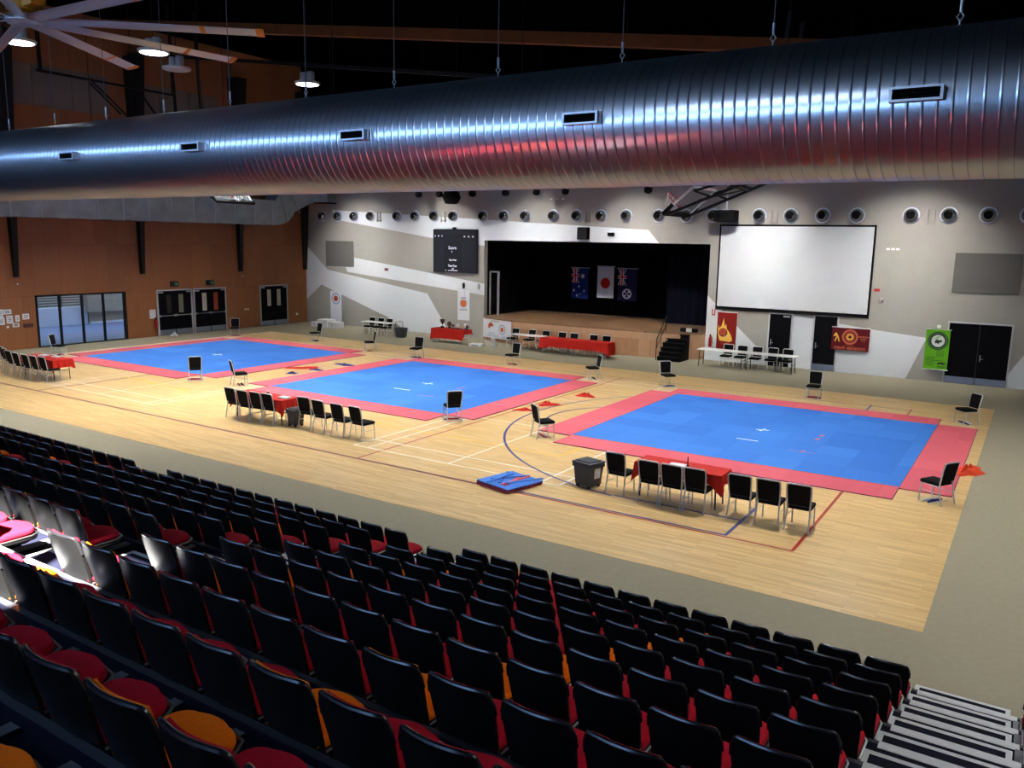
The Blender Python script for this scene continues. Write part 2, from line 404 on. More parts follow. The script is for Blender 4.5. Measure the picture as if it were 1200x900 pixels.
# sloping rafters under the roof
def rafter(n, y, w, h, x0, x1, m, label, lo=0.):
    mb = MB(); zz = lambda x: zceil(x)-1.35-lo
    mb.hexa([(x0, y-w, zz(x0)), (x0, y+w, zz(x0)), (x0, y+w, zz(x0)+h), (x0, y-w, zz(x0)+h)],
            [(x1, y-w, zz(x1)), (x1, y+w, zz(x1)), (x1, y+w, zz(x1)+h), (x1, y-w, zz(x1)+h)])
    struct(mb.build(n, m), label, 'beam')
rafter('trim_1', 3.95, .11, .30, LW, 14., 'glulam', 'orange brown timber rafter crossing under the black ceiling')
rafter('trim_2', 10.2, .06, .14, LW, 10., 'steel_black', 'thin steel rafter under the black ceiling behind the timber one', .1)

# black tapering portal columns on the timber wall
for n, (y, z1) in enumerate(((3.95, 13.4), (10.18, 13.4), (16.37, 13.4), (21.3, 13.4))):
    mb = MB()
    prev = None
    for z, w, d in ((3.3, .09, .20), (5.95, .14, .34), (13.9, .34, .8)):
        ring = [(LW, y-w, z), (LW+d, y-w, z), (LW+d, min(y+w, BW-.02), z), (LW, min(y+w, BW-.02), z)]
        if prev: mb.hexa(prev, ring)
        prev = ring
    struct(mb.build('trim_%d' % (3+n), 'steel_black'), 'black tapering steel column on timber wall, %s from the stage wall' % ORD[4-n], 'column')
# pale high panels
for n, (y0, y1) in enumerate(((4.45, 9.0), (10.75, 15.3))):
    mb = MB()
    k = 5
    for i in range(k):
        a = y0+(y1-y0)*i/k; b = y0+(y1-y0)*(i+1)/k
        mb.box(LW, LW+.05, a+.02, b-.02, 10.95, 12.75)
    struct(mb.build('trim_%d' % (8+n), 'pale_panel'), 'row of pale panels high on the timber wall, %s bay' % ('far' if n else 'near'), 'panel')

# ------------------------------------------------------------------ doors and window in the timber wall (face +X)
def left_door(n, y0, y1, label, views, bars=True):
    h = 2.43; fr = .07; x = LW
    f = MB()
    f.box(x-.02, x+.07, y0, y0+fr, 0, h); f.box(x-.02, x+.07, y1-fr, y1, 0, h); f.box(x-.02, x+.07, y0+fr, y1-fr, h-fr, h)
    o = struct(f.build('door_%d' % n, 'doorframe'), label, 'door')
    mid = (y0+y1)/2
    for k, (a, b) in enumerate(((y0+fr, mid-.006), (mid+.006, y1-fr))):
        lf = MB().box(x, x+.04, a, b, .01, h-fr).build('door_leaf', 'door', o)
        c = (a+b)/2+(.13 if k == 0 else -.13)
        g = MB().box(x+.038, x+.044, c-.14, c+.14, 1.18, 2.16).build('vision_panel', views[k], lf)
        MB().box(x+.04, x+.046, a+.02, b-.02, .02, .30).build('kick_plate', 'kick', lf)
        if bars:
            mb = MB(); mb.tube([(x+.10, a+.06, 1.05), (x+.10, b-.06, 1.05)], .018, 8)
            mb.box(x+.04, x+.12, a+.03, a+.09, 1.0, 1.1); mb.box(x+.04, x+.12, b-.09, b-.03, 1.0, 1.1)
            mb.build('push_bar', 'alu', lf)
        MB().box(x+.04, x+.10, (a if k == 0 else b-.30)+.02, (a+.30 if k == 0 else b)-.02, h-fr-.10, h-fr-.03).build('door_closer', 'alu', lf)
left_door(1, 10.94, 13.08, 'black double door below the nearer green exit sign on timber wall', ('view_dark', 'view_green'))
left_door(2, 13.17, 15.31, 'black double door below the farther green exit sign on timber wall', ('view_cream', 'view_red'))
left_door(3, 17.73, 19.87, 'black double door on timber wall nearest the stage wall corner', ('view_cream', 'view_cream'), False)

wf = MB(); y0, y1, h = 4.74, 9.22, 2.43; x = LW
wf.box(x-.1, x+.05, y0, y0+.08, 0, h); wf.box(x-.1, x+.05, y1-.12, y1, 0, h); wf.box(x-.1, x+.05, y0, y1, h-.08, h); wf.box(x-.1, x+.05, y0, y1, 0, .05)
for ym in (5.86, 6.95, 8.03): wf.box(x-.08, x+.03, ym-.045, ym+.045, .05, h-.08)
wo = struct(wf.build('window_1', 'steel_black'), 'long black framed glass wall opening to a bright courtyard', 'window')
for a, b in ((4.82, 5.815), (5.905, 6.905), (6.995, 7.985), (8.075, 9.10)):
    MB().box(x-.035, x-.03, a, b, .05, h-.08).build('pane', 'glass', wo)
# courtyard beyond the glass
struct(MB().box(-40, LW-.31, -12, 30, -.25, -.05).build('courtyard_paving', 'paving'), 'grey blue paving of the courtyard outside the glass', 'paving')
cw = MB().box(-33.6, -33.3, -10, 12.2, -.05, 1.02, 0)
for k in range(7): cw.box(-33.6, -33.52, -10, 12.2, 1.08+k*.15, 1.15+k*.15, 1)
for k in range(9): cw.box(-33.7, -33.6, -10+k*2.6, -9.9+k*2.6, 1.0, 2.2, 1)
struct(cw.build('courtyard_wall', ['court_wall', 'slat']), 'pale blue courtyard wall with dark slats above it outside the glass', 'wall')
cb = MB().box(-33.8, -33.0, 12.1, 18., .66, 5., 0).box(-33.8, -33.25, 12.25, 18., .06, .66, 0).box(-33.8, -33.1, 12.25, 18., -.05, .07, 1)
struct(cb.build('courtyard_pier', ['court_beige', 'court_wall']), 'beige courtyard building with white band outside the glass', 'wall')
struct(MB().box(-28.5, LW-.31, -12, 30, 4.4, 4.6).build('added_canopy', 'slat'), 'unseen dark canopy added to dim the courtyard just outside the glass', 'roof')  # out of view, added to cut the light on the courtyard

struct(MB().box(-38.5, -38, -14, 30, -.2, 9.).build('sky_backdrop', 'court_beige'), 'plain beige backdrop added to hide bright sky behind the courtyard slats', 'wall')  # added to close the slat gaps against the bright sky
struct(MB().box(-60, LW-.31, -14.5, -14, -.2, 42.).box(LW-.31, RX, -14.5, -14, 16.5, 42.).build('sun_blocker', 'court_beige'), 'unseen tall blocker added to keep sun off the courtyard', 'wall')  # added out of view to block the sun, also above the hall roof
# exit signs, extinguishers and papers on the timber wall
for k, (yc, w) in enumerate(((12.03, 'nearer'), (14.28, 'farther'))):
    s = thing('exit_sign', 'green exit sign above the %s black double door' % w, 'sign', (LW, yc, 2.58), group='exit signs')
    MB().rbox(.0, .09, -.24, .24, 0, .28, .015).build('sign_box', 'steel_black', s)
    f = MB().box(.09, .094, -.02, .21, .04, .24, 0)
    f.tube([(.096, .10, .19), (.096, .10, .191)], .018, 8, 1); f.bar((.096, .10, .17), (.096, .08, .11), .03, .004, 1); f.bar((.096, .08, .11), (.096, .12, .06), .02, .004, 1); f.bar((.096, .08, .11), (.096, .04, .07), .02, .004, 1)
    f.bar((.096, .10, .16), (.096, .15, .12), .015, .004, 1)
    f.build('lit_face', ['green_glow', 'white'], s)
def extinguisher(x, y, z, label):
    e = thing('fire_extinguisher', label, 'fire extinguisher', (x, y, z))
    MB().lathe([(.02, 0), (.07, .01), (.075, .03), (.075, .38), (.06, .45), (.03, .48)], n=14).build('cylinder', 'red_gloss', e, True)
    MB().lathe([(.03, .48), (.03, .53), (.015, .56)], n=8).box(-.02, .02, -.08, .05, .55, .58).build('valve', 'steel_black', e)
    MB().tube([(.02, .03, .5), (.09, .05, .42), (.09, .05, .15)], .012, 6).build('hose', 'steel_black', e)
    MB().box(-.04, .04, .065, .08, .12, .30).build('label_plate', 'white', e)
extinguisher(LW+.10, 10.78, .42, 'red fire extinguisher hung on timber wall beside the double doors')
extinguisher(1.95, BW-.10, .62, 'red fire extinguisher on white wall right of the stage')
PW = ['white notice sheet on timber wall, '+w for w in (
    'cut by the frame edge, topmost', 'top one of the right pair near frame edge', 'cut by the frame edge, lower', 'below the top landscape sheet',
    'tall sheet standing apart toward the window', 'landscape sheet closest to the courtyard window', 'landscape sheet with dark stripe')]
for k, (a, b, z0, z1) in enumerate(((3.05, 3.30, 1.50, 1.88), (3.32, 3.66, 1.64, 1.86), (3.02, 3.34, 1.18, 1.50), (3.42, 3.70, 1.22, 1.58), (3.80, 3.99, 1.28, 1.58), (4.12, 4.42, 1.36, 1.62), (3.66, 3.95, 1.04, 1.22))):
    p = tag(MB().box(LW, LW+.008, a, b, z0, z1).build('notice_sheet', 'paper'), PW[k], 'paper', 'notices on the timber wall')
    mb = MB()
    for q in range(3):
        zz = z1-(z1-z0)*(.3+.2*q); mb.box(LW+.008, LW+.009, a+.06, b-.06, zz-.012, zz+.012)
    mb.build('printed_lines', 'grey_text' if k != 6 else 'steel_black', p)
for k in range(4):
    tag(MB().rbox(LW, LW+.02, 4.12+k*.115, 4.215+k*.115, .98, 1.16, .005).build('wall_plate', mat('dark_maroon_plate', (70, 30, 36), .5)),
        'dark maroon wall plate below the notice sheets, %s from the window' % ORD[4-k], 'wall plate', 'dark plates below the notices')
tag(MB().box(LW, LW+.012, 10.50, 10.86, .95, 1.42).build('notice_sheet', 'paper'), 'white notice sheet left of the nearer black double door', 'paper')
tag(MB().rbox(LW, LW+.012, 3.40, 3.50, 1.02, 1.12, .004).build('light_switch', 'white'), 'small white wall switch below notice sheets', 'switch')
sw = tag(MB().rbox(LW, LW+.015, 16.62, 16.73, 1.02, 1.13, .004).rbox(LW, LW+.015, 16.80, 16.91, 1.02, 1.13, .004).build('light_switch', 'white'), 'pair of white switches between second and third double doors', 'switch')
tag(MB().rbox(LW, LW+.02, 20.55, 20.70, .48, .62, .01).build('wall_socket', 'white'), 'small round socket low on timber wall near the corner', 'socket')
for k, (yy, zz, w) in enumerate(((4.0, 2.98, 'nearest'), (16.55, 3.02, 'farther'))):
    tag(MB().lathe([(.05, 0), (.05, .05), (.03, .08)], (LW, yy, zz), 10, 0, 'x').build('wall_sensor', 'white', None), 'small pale sensor under the %s black column on timber wall' % w, 'sensor')

# dropped white cloth at the doors
def heap(name, label, m, x, y, w, l, h, rz=0., seed=1, z=.0, cat='cloth', group=None, lobes=3):
    rnd = random.Random(seed); ph = [rnd.uniform(0, 6.28) for _ in range(8)]
    n, r = 26, 9; vs = [(0, 0, h*.8)]; fs = []
    for j in range(1, r+1):
        t = j/r
        for k in range(n):
            a = 2*PI*k/n
            rad = 1+.30*sin(lobes*a+ph[0])+.16*sin(5*a+ph[1])+.08*sin(9*a+ph[2])
            hh = h*(1-t**2)*(.75+.25*sin(4*a+ph[3]+3*t))*(1 if j < r else 0)+(.006*(1+sin(7*a+ph[4])) if j == r else 0)
            vs.append((w/2*rad*t*cos(a), l/2*rad*t*sin(a), max(.004, hh+.35*h*sin(6*t+2*a+ph[5])*(1-t))))
    for k in range(n): fs.append((0, 1+k, 1+(k+1) % n))
    for j in range(r-1):
        for k in range(n):
            a, b = 1+j*n+k, 1+j*n+(k+1) % n; fs.append((a, a+n, b+n, b))
    base = 1+(r-1)*n
    fs.append(tuple(base+k for k in range(n)))
    mb = MB().add(vs, fs)
    o = mb.build(name, m, None, True); o.location = (x, y, z); o.rotation_euler = (0, 0, rz)
    return tag(o, label, cat, group)
heap('dropped_towel', 'white towel dropped on carpet in front of nearer double door', 'white', LW+.45, 11.6, .45, .35, .2, 0, 3)

# ------------------------------------------------------------------ rectangular duct along the timber wall
X0, X1 = -23.9, -22.9
rd = thing('rectangular_duct', 'galvanised rectangular duct running along top of timber wall to the corner', 'duct', (X0, 0, 6))
prof = [(-5.0, 5.97)]+[(17.8, 5.97)]+[(17.8+1.5*sin(t), 5.97+1.5*(1-cos(t))*.85) for t in [PI*k/16 for k in range(1, 7)]]
prof += [(20.6, 7.35), (21.3, 7.35), (21.3, 8.9), (18.6, 8.9), (17.8, 7.35), (-5.0, 7.35)]
mb = MB().prism([(a, b-6) for a, b in prof], 0, X1-X0, 'yz'); mb.build('casing', 'sheet', rd)
for k in range(18):
    y = -4.6+k*1.3; fl = MB()
    for a, b, c, d in ((-.03, 0, -.03, 1.38), (X1-X0, X1-X0+.035, -.06, 1.38), (-.03, X1-X0+.035, -.06, -.03)): fl.box(a, b, y-.025, y+.025, c, d)
    fl.build('flange_rib', 'nozzle_ring', rd)
for y, zb, ang in ((18.6, 6.15, .35), (19.6, 6.75, .8)):
    MB().bar((X1-X0+.02, y, zb-6-.05), (X1-X0+.02, y-1.3*ang, zb-6+1.5), .06, .04).build('flange_rib', 'alu', rd)
rr_ = MB().box(1., 2.1, 20.75, 21.45, 1.38, 2.6).build('branch_casing', 'sheet', rd)
MB().box(.98, 2.15, 20.7, 21.47, 1.30, 1.38).build('branch_bearer', 'steel_black', rd)

# ------------------------------------------------------------------ big round spiral duct
DX, DY, DZ, DR = -2., -6.10, 6.655, .70
du = thing('spiral_duct', 'huge silver spiral duct hanging across hall on thin wires', 'duct', (DX, DY, DZ))
n = 96; vs = []; fs = []; xs = [-21.+k*2. for k in range(21)]
for xx in xs:
    for k in range(n): vs.append((xx, DR*cos(2*PI*k/n), DR*sin(2*PI*k/n)))
for i in range(len(xs)-1):
    for k in range(n):
        a, b = i*n+k, i*n+(k+1) % n; fs.append((a, b, b+n, a+n))
fs += [tuple(range(n-1, -1, -1)), tuple(range((len(xs)-1)*n, len(xs)*n))]
MB().add(vs, fs).build('duct_body', 'duct', du, True)
for xc in (-7.07, -3.65, -.24, 3.24, 6.66, 10.08, 13.45):         # side outlets facing the seating
    t = xc-DX; o = MB(); w, hh, d = .22, .065, .10; yb, yf = -DR+.02, -DR-d
    o.box(t-w, t+w, yf, yb, hh-.02, hh); o.box(t-w, t+w, yf, yb, -hh, -hh+.02); o.box(t-w, t-w+.025, yf, yb, -hh+.02, hh-.02); o.box(t+w-.025, t+w, yf, yb, -hh+.02, hh-.02)
    oo = o.build('air_outlet', 'alu', du)
    g = MB().box(t-w+.025, t+w-.025, yf+.05, yf+.055, -hh+.02, hh-.02)
    for q in range(3): g.box(t-w+.025, t+w-.025, yf+.015, yf+.04, -.03+q*.03-.003, -.03+q*.03+.003)
    g.build('grille', 'black', oo)
for k in range(-5, 11):                                           # suspension wires with turnbuckle hooks
    xh = -3.69+1.735*k
    if xh > 14.5 or xh < -19: continue
    t = xh-DX; zt = zceil(xh)-DZ
    w = MB().tube([(t, 0, DR+.22), (t, 0, zt)], .006, 6).build('suspension_wire', 'wire', du)
    MB().tube([(t, 0, DR-.01), (t, 0, DR+.05), (t+.03, 0, DR+.09), (t, 0, DR+.13), (t-.03, 0, DR+.09), (t, 0, DR+.05)], .008, 6).tube([(t, 0, DR+.13), (t, 0, DR+.24)], .014, 6).build('turnbuckle', 'alu', w)

# ------------------------------------------------------------------ ceiling fan
fan = thing('ceiling_fan', 'giant silver nine-blade ceiling fan with orange blade tips', 'fan', (.61, -7.88, 8.6))
MB().lathe([(.10, -.06), (.24, -.055), (.27, -.03), (.27, .03), (.22, .08), (.1, .10)], n=24).build('hub', 'fan_alu', fan, True)
mo = MB().lathe([(.16, .11), (.24, .14), (.24, .34), (.18, .40), (.18, .52), (.10, .58)], n=18).rbox(.1, .48, -.12, .12, .16, .36, .03).build('motor', 'fan_motor', fan, True)
MB().tube([(0, 0, .5), (0, 0, zceil(.61)-8.6)], .05, 10).build('drop_rod', 'steel_black', fan)
for k in range(9):
    a = math.radians(42+40*k); ca, sa = cos(a), sin(a)
    def P(r, u, z): return (r*ca-u*sa, r*sa+u*ca, z)
    def blade(r0, r1, w, grow=0.):
        mb = MB(); rings = []
        for r in (r0, r1):
            sec = []
            for t in range(10):
                q = 2*PI*t/10; u = w/2*cos(q); z = (.016+grow)*sin(q)-.26*u+.01
                sec.append(P(r, u*(1+grow*8), z))
            rings.append(sec)
        m_ = 10; fs = [(i, (i+1) % m_, (i+1) % m_+m_, i+m_) for i in range(m_)]+[tuple(range(m_-1, -1, -1)), tuple(range(m_, 2*m_))]
        return mb.add(rings[0]+rings[1], fs)
    b = blade(.22, 3.58, .23).build('blade', 'fan_alu', fan, True)
    blade(2.66, 2.74, .235, .004).build('blade_band', 'fan_orange', b, True)
    blade(3.54, 3.66, .25, .008).build('blade_tip', 'fan_orange', b, True)

# ------------------------------------------------------------------ high bay lamps
lampspots = []
def lamp(x, y, z, label, on=True):
    L = thing('high_bay_lamp', label, 'lamp', (x, y, z), group='high bay lamps under the black roof')
    MB().lathe([(.42, .0), (.44, .03), (.44, .07), (.30, .10), (.1, .12)], n=24).build('housing', 'lamp_house', L, True)
    for s in (-1, 1): MB().lathe([(.11, .10), (.13, .12), (.13, .38), (.10, .41)], (s*.17, 0, 0), 14).build('driver', 'lamp_house', L, True)
    MB().lathe([(.37, -.012), (.37, .0)], n=24).build('diffuser', 'lamp_on' if on else 'lamp_off', L)
    MB().tube([(0, 0, .3), (0, 0, zceil(x)-z)], .012, 6).build('hanger', 'steel_black', L)
    if on: lampspots.append((x, y, z))
lamp(-10.08, -2.47, 10.5, 'lit round high bay lamp just below the ceiling fan hub')
lamp(-7.83, .16, 10.5, 'lit round high bay lamp seen between two fan blades')
lamp(-7.5, 5.8, 10.5, 'lit round high bay lamp above spiral duct clear of the fan blades')
lamp(-9.42, 2.04, 10.5, 'unlit round high bay lamp beneath the fan blade tips', False)

# ------------------------------------------------------------------ basketball backboards folded up under the roof
def hoop(sx, xb, label, zb=6.1):
    h = thing('basketball_hoop', label, 'basketball hoop', (xb, 6.7, zb), 0 if sx > 0 else PI, 'folded basketball hoops')
    ux, uz = .80/1.06, .70/1.06                                   # along board, bottom -> top
    nx, nz = -uz, ux                                              # board face normal (up and outwards)
    def P(s, y, d=0.): return (ux*s+nx*d, y, uz*s+nz*d)
    def bar(mb, p, q, w, hh, m=0): return mb.bar(p, q, w, hh, m, (nx, 0, nz))
    b = MB()
    for yy in (-.88, .88): bar(b, P(.0, yy), P(1.05, yy), .06, .05)
    bar(b, P(1.03, -.9), P(1.03, .9), .06, .05)
    fo = b.build('board_frame', 'white', h)
    MB().hexa([P(.05, -.86, -.006), P(.05, .86, -.006), P(1.0, .86, -.006), P(1.0, -.86, -.006)], [P(.05, -.86, .006), P(.05, .86, .006), P(1.0, .86, .006), P(1.0, -.86, .006)]).build('glass_board', 'board_glass', h)
    pd = MB(); bar(pd, P(.02, -.92), P(.02, .92), .12, .10); bar(pd, P(.0, -.92), P(.34, -.92), .08, .09); bar(pd, P(.0, .92), P(.34, .92), .08, .09)
    pd.build('edge_padding', 'black', h)
    c = Vector(P(.2, 0, .38)); R = .225
    ring = MB().tube([(c.x+nx*R*cos(a), R*sin(a), c.z+nz*R*cos(a)) for a in [2*PI*k/24 for k in range(25)]], .016, 8)
    ring.bar(P(.2, -.08, .03), P(.2, -.08, .18), .03, .03); ring.bar(P(.2, .08, .03), P(.2, .08, .18), .03, .03)
    ro = ring.build('rim', 'red_gloss', h, True)
    nt = MB()
    for k in range(12):
        a = 2*PI*k/12; a2 = a+.26
        p = Vector((c.x+nx*R*cos(a), R*sin(a), c.z+nz*R*cos(a)))
        q = Vector((c.x+nx*R*.7*cos(a2), R*.7*sin(a2), c.z+nz*R*.7*cos(a2)-.0))+Vector((-.18*ux, 0, -.18*uz))+Vector((0, 0, -.14))
        nt.tube([p, (p+q)/2, q], .008, 5)
        a3 = a-.26; q2 = Vector((c.x+nx*R*.7*cos(a3), R*.7*sin(a3), c.z+nz*R*.7*cos(a3)))+Vector((-.18*ux, 0, -.18*uz))+Vector((0, 0, -.14))
        nt.tube([p, (p+q2)/2, q2], .008, 5)
    nt.build('net', 'net', ro)
    tr = MB()
    for yy in (-.75, .75):
        tr.bar(P(.06, yy, -.06), (2.55, yy*.8, .95), .07); tr.bar(P(.95, yy, -.06), (2.55, yy*.8, 1.05), .06)
        tr.bar((1.2, yy*.9, .43), P(.95, yy, -.06), .05); tr.bar((1.9, yy*.85, .7), (1.3, yy*.9, .85), .05)
    for t in (.7, 1.): tr.bar((2.55*t, -.75, .95*t), (2.55*t, .75, .95*t), .06)
    tr.bar((.9, -.7, .35), (1.9, .65, .72), .045); tr.bar((1.2, .6, .74), (2.4, -.5, 1.0), .045)
    tr.build('folding_frame', 'steel_black', h)
    ms = MB()
    for yy in (-.6, .6): ms.bar((2.55, yy, .95), (2.9, yy, zceil(xb+sx*2.9)-zb), .09)
    ms.build('roof_mast', 'steel_black', h)
    return h
hoop(1, 5.85, 'folded basketball hoop hanging below duct in front of projection screen')
hoop(-1, -12.6, 'folded basketball hoop hanging below duct in front of rectangular duct', 6.62)
# black steel hoist frame high in the near left bay
hf = thing('hoist_frame', 'black steel hoist frame high against pale panels near the fan', 'hoist frame', (-22., 4.3, 12.05))
MB().bar((0, 0, 0), (0, 6.6, -.05), .10).build('rail', 'steel_black', hf)
for yy, hh in ((.15, 2.2), (6.5, 1.8)): MB().bar((0, yy, 0), (0, yy, hh), .12).build('hanger_post', 'steel_black', hf)
for a, b, c, d in ((2.3, -.15, 3.7, -1.3), (2.4, -.05, 4.2, -1.5), (4.7, -.15, 5.6, -1.2)): MB().bar((0, a, b), (0, c, d), .07).build('brace', 'steel_black', hf)

# ------------------------------------------------------------------ things on the stage wall
nz = None
VX = [-22.9, -21.61, -20.29, -18.97, -16.94, -15.61, -14.26, -12.93, -10.94, -9.6, -8.29, -6.62, -5.27, -3.92, -2.57, -.9, .46, 1.74, 3.81, 5.17, 6.49, 7.85, 9.88, 11.22, 12.57, 13.9]
for k, vx in enumerate(VX):
    lab = 'round silver air nozzle high on stage wall, %s from the timber wall' % ORD[k+1]
    if nz is None:
        nz = thing('air_nozzle', lab, 'air nozzle', (vx, BW, 6.575), group='air nozzles in the row above the stage')
        MB().lathe([(.20, .0), (.30, .0), (.325, -.03), (.31, -.06), (.275, -.06), (.27, -.03)], n=28, axis='y').build('collar', 'nozzle_ring', nz, True)
        prof = [(.13, -.20)]+[(.268*sin(math.radians(q)), -.10-.268*cos(math.radians(q))) for q in range(36, 112, 6)]
        MB().lathe(prof, n=28, axis='y').build('ball_jet', 'nozzle_ball', nz, True)
        MB().lathe([(.0, -.24), (.150, -.24), (.150, -.18)], n=20, axis='y').build('throat', 'black', nz, True)
    else:
        dup(nz, (vx, BW, 6.575), 0, lab)
for k, (cx, w) in enumerate(((-18.36, 'left of the scoreboard'), (-13.63, 'above the scoreboard'), (-4.66, 'above the black speaker'), (4.47, 'above the projection screen'), (10.6, 'right of the projection screen'))):
    mb = MB()
    for d in (-.12, .12): mb.tube([(cx+d, BW-.04, 6.25), (cx+d, BW-.04, 6.82)], .045, 8)
    mb.box(cx-.2, cx+.2, BW-.02, BW, 6.3, 6.36)
    tag(mb.build('conduit_pair', 'paint_grey'), 'pair of short grey conduits between nozzles %s' % w, 'conduit', 'conduit pairs between the nozzles')

def wall_panel(x0, x1, z0, z1, label):
    o = tag(MB().rbox(x0, x1, BW-.056, BW-.006, z0, z1, .01).build('acoustic_panel', 'panel'), label, 'panel')
wall_panel(-22.72, -20.43, 3.58, 5.11, 'dark grey square acoustic panel near the timber wall corner')
wall_panel(11.6, 13.87, 3.6, 5.14, 'dark grey square acoustic panel above the wide black door')

# scoreboard
sb = thing('scoreboard', 'black electronic scoreboard left of the stage opening', 'scoreboard', (-14.24, BW-.006, 3.52))
MB().rbox(0, 2.97, -.16, 0, 0, 2.35, .02).build('casing', 'score', sb)
MB().box(.75, 1.98, -.175, -.15, .06, 2.08).build('centre_panel', 'score_dark', sb)
MB().box(.04, .70, -.175, -.15, .06, 2.08).build('side_panel', 'score', sb); MB().box(2.03, 2.93, -.175, -.15, .06, 2.08).build('side_panel', 'score', sb)
MB().rbox(1.32, 1.52, -.14, -.02, 2.35, 2.46, .02).build('horn', 'black', sb)
tx = MB()
text(tx, 'Score', .24, (1.36, -.178, 1.34), bold=.006); text(tx, 'T', .12, (1.32, -.178, 1.12), bold=.006)
text(tx, 'Team Fouls', .135, (1.38, -.178, .68), bold=.005, sx=.8); text(tx, 'Time Outs', .17, (1.36, -.178, .36), bold=.006, sx=.8); text(tx, '100', .10, (1.38, -.178, .20), bold=.004)
for k in range(3): tx.box(.12+k*.24, .20+k*.24, -.18, -.175, 1.94, 2.02); tx.box(2.12+k*.28, 2.22+k*.28, -.18, -.175, 1.92, 2.0)
tx.box(.88, .94, -.18, -.175, .08, .14); tx.box(1.06, 1.72, -.18, -.175, .09, .13)
tx.build('lettering', 'lettering', sb)

# projection screen
ps = thing('projection_screen', 'large white projection screen with black border right of stage', 'screen', (2.1, BW, 2.45))
mb = MB().box(.06, 6.49, -.10, -.07, .08, 3.66); mb.build('fabric', 'screen', ps)
mb = MB(); mb.box(0, 6.55, -.11, -.02, 3.66, 3.74); mb.box(0, 6.55, -.11, -.02, 0, .08); mb.box(0, .07, -.11, -.02, .08, 3.66); mb.box(6.48, 6.55, -.11, -.02, .08, 3.66)
mb.build('border_frame', 'black', ps)
MB().tube([(.0, -.06, -.04), (6.55, -.06, -.04)], .04, 8).build('bottom_bar', 'steel_black', ps)
pj = thing('projector', 'black box projector hanging in front of nozzles above the screen', 'projector', (2.52, 20.9, 6.29))
MB().rbox(-.46, .46, -.35, .35, 0, .50, .03).build('housing', 'black', pj)
MB().lathe([(.09, -.42), (.10, -.35)], (-.2, 0, .25), 14, 0, 'y').build('lens', 'glass', pj)
MB().tube([(0, 0, .5), (0, 0, zceil(2.52)-6.29)], .03, 8).box(-.15, .15, -.15, .15, .5, .56).build('ceiling_mount', 'alu', pj)
sp = thing('loudspeaker', 'black loudspeaker on white band above the stage', 'speaker', (-4.78, BW, 5.42))
MB().rbox(-.28, .28, -.36, -.04, 0, .60, .03).build('cabinet', 'black', sp); MB().box(-.1, .1, -.06, 0, .2, .4).build('wall_bracket', 'steel_black', sp)
MB().box(-.24, .24, -.365, -.355, .04, .56).build('grille', 'steel_black', sp)
tag(MB().rbox(-3.48, -3.17, BW-.16, BW, 5.60, 5.78, .02).build('wall_sensor', 'black'), 'small black box right of the loudspeaker above the stage', 'box')
for nme, xs_, zz, lab in (('wall_label', (9.08, 9.26, 9.44), 5.235, 'row of three small white plates right of projection screen'), ('wall_label', (-6.85, -6.5, -6.15), 7.42, 'row of three small white plates above nozzles over stage')):
    mb = MB()
    for q in xs_: mb.rbox(q, q+.13, BW-.015, BW, zz-.04, zz+.04, .004)
    tag(mb.build(nme, 'white'), lab, 'plate')
tag(MB().rbox(8.76, 8.98, BW-.05, BW, 3.5, 3.62, .01).build('alarm_light', 'red_gloss'), 'small red alarm light right of the projection screen', 'alarm')
cm = thing('security_camera', 'small white security camera right of the projection screen', 'camera', (9.08, BW, 3.05))
MB().lathe([(.06, -.02), (.06, 0)], (0, 0, .15), 10, 0, 'y').tube([(0, 0, .15), (0, -.12, .13)], .02, 6).build('arm', 'white', cm)
MB().lathe([(.02, -.08), (.08, -.05), (.09, 0), (.09, .06)], (0, -.14, .06), 12).build('dome', 'alu', cm, True)
tag(MB().rbox(-17.95, -17.7, BW-.06, BW, 3.44, 3.6, .02).build('alarm_bell', mat('dull_red_bell', (126, 60, 60), .5)), 'small dull red alarm bell on white band left of scoreboard', 'alarm')
fh = thing('fire_sign', 'small red and white fire sign left of the red poster', 'sign', (1.93, BW, 2.08))
MB().box(0, .16, -.01, 0, 0, .30).build('plate', 'white', fh)
MB().box(.0, .045, -.014, -.01, 0, .3).box(.115, .16, -.014, -.01, 0, .3).box(.045, .115, -.014, -.01, 0, .05).build('red_mark', 'red_gloss', fh)
for k, xx in enumerate((-12.0, -11.0)):
    o = thing('wall_spotlight', 'small spotlight on white band above %s' % ('the hanging emblem banner' if k == 0 else 'left edge of stage opening'), 'spotlight', (xx-.15, BW, 2.72))
    MB().lathe([(.05, -.05), (.07, .02), (.07, .22), (.04, .26)], (0, -.12, 0), 10).build('head', 'steel_black' if k == 0 else 'alu', o); MB().bar((0, 0, .1), (0, -.12, .1), .04).build('arm', 'steel_black', o)

# stage spotlights on a hidden rail below the roof
for k, (sx_, s, w) in enumerate(((-14.16, .16, 'small'), (-12.76, .17, 'small'), (-11.9, .42, 'large'), (-10.6, .17, 'small'), (-8.55, .17, 'small'), (-6.75, .15, 'small'), (-5.12, .15, 'small'), (-.84, .17, 'small'))):
    zz = 7.66 if w == 'small' else 7.50
    o = thing('stage_spotlight', '%s black stage spotlight below duct, %s from the timber wall' % (w, ORD[k+1]), 'spotlight', (sx_, 20., zz), group='stage spotlights under the duct')
    MB().lathe([(s*.6, -s), (s*.95, -s*.9), (s, 0), (s*.8, s*.7), (s*.3, s)], n=12 if w == 'small' else 6, axis='y').build('head', 'black', o, True)
    MB().bar((-s*1.05, 0, 0), (-s*1.05, 0, s*1.3), .03).bar((s*1.05, 0, 0), (s*1.05, 0, s*1.3), .03).bar((-s*1.05, 0, s*1.3), (s*1.05, 0, s*1.3), .03).bar((0, 0, s*1.3), (0, 0, 9.0-zz), .04).build('yoke', 'steel_black', o)
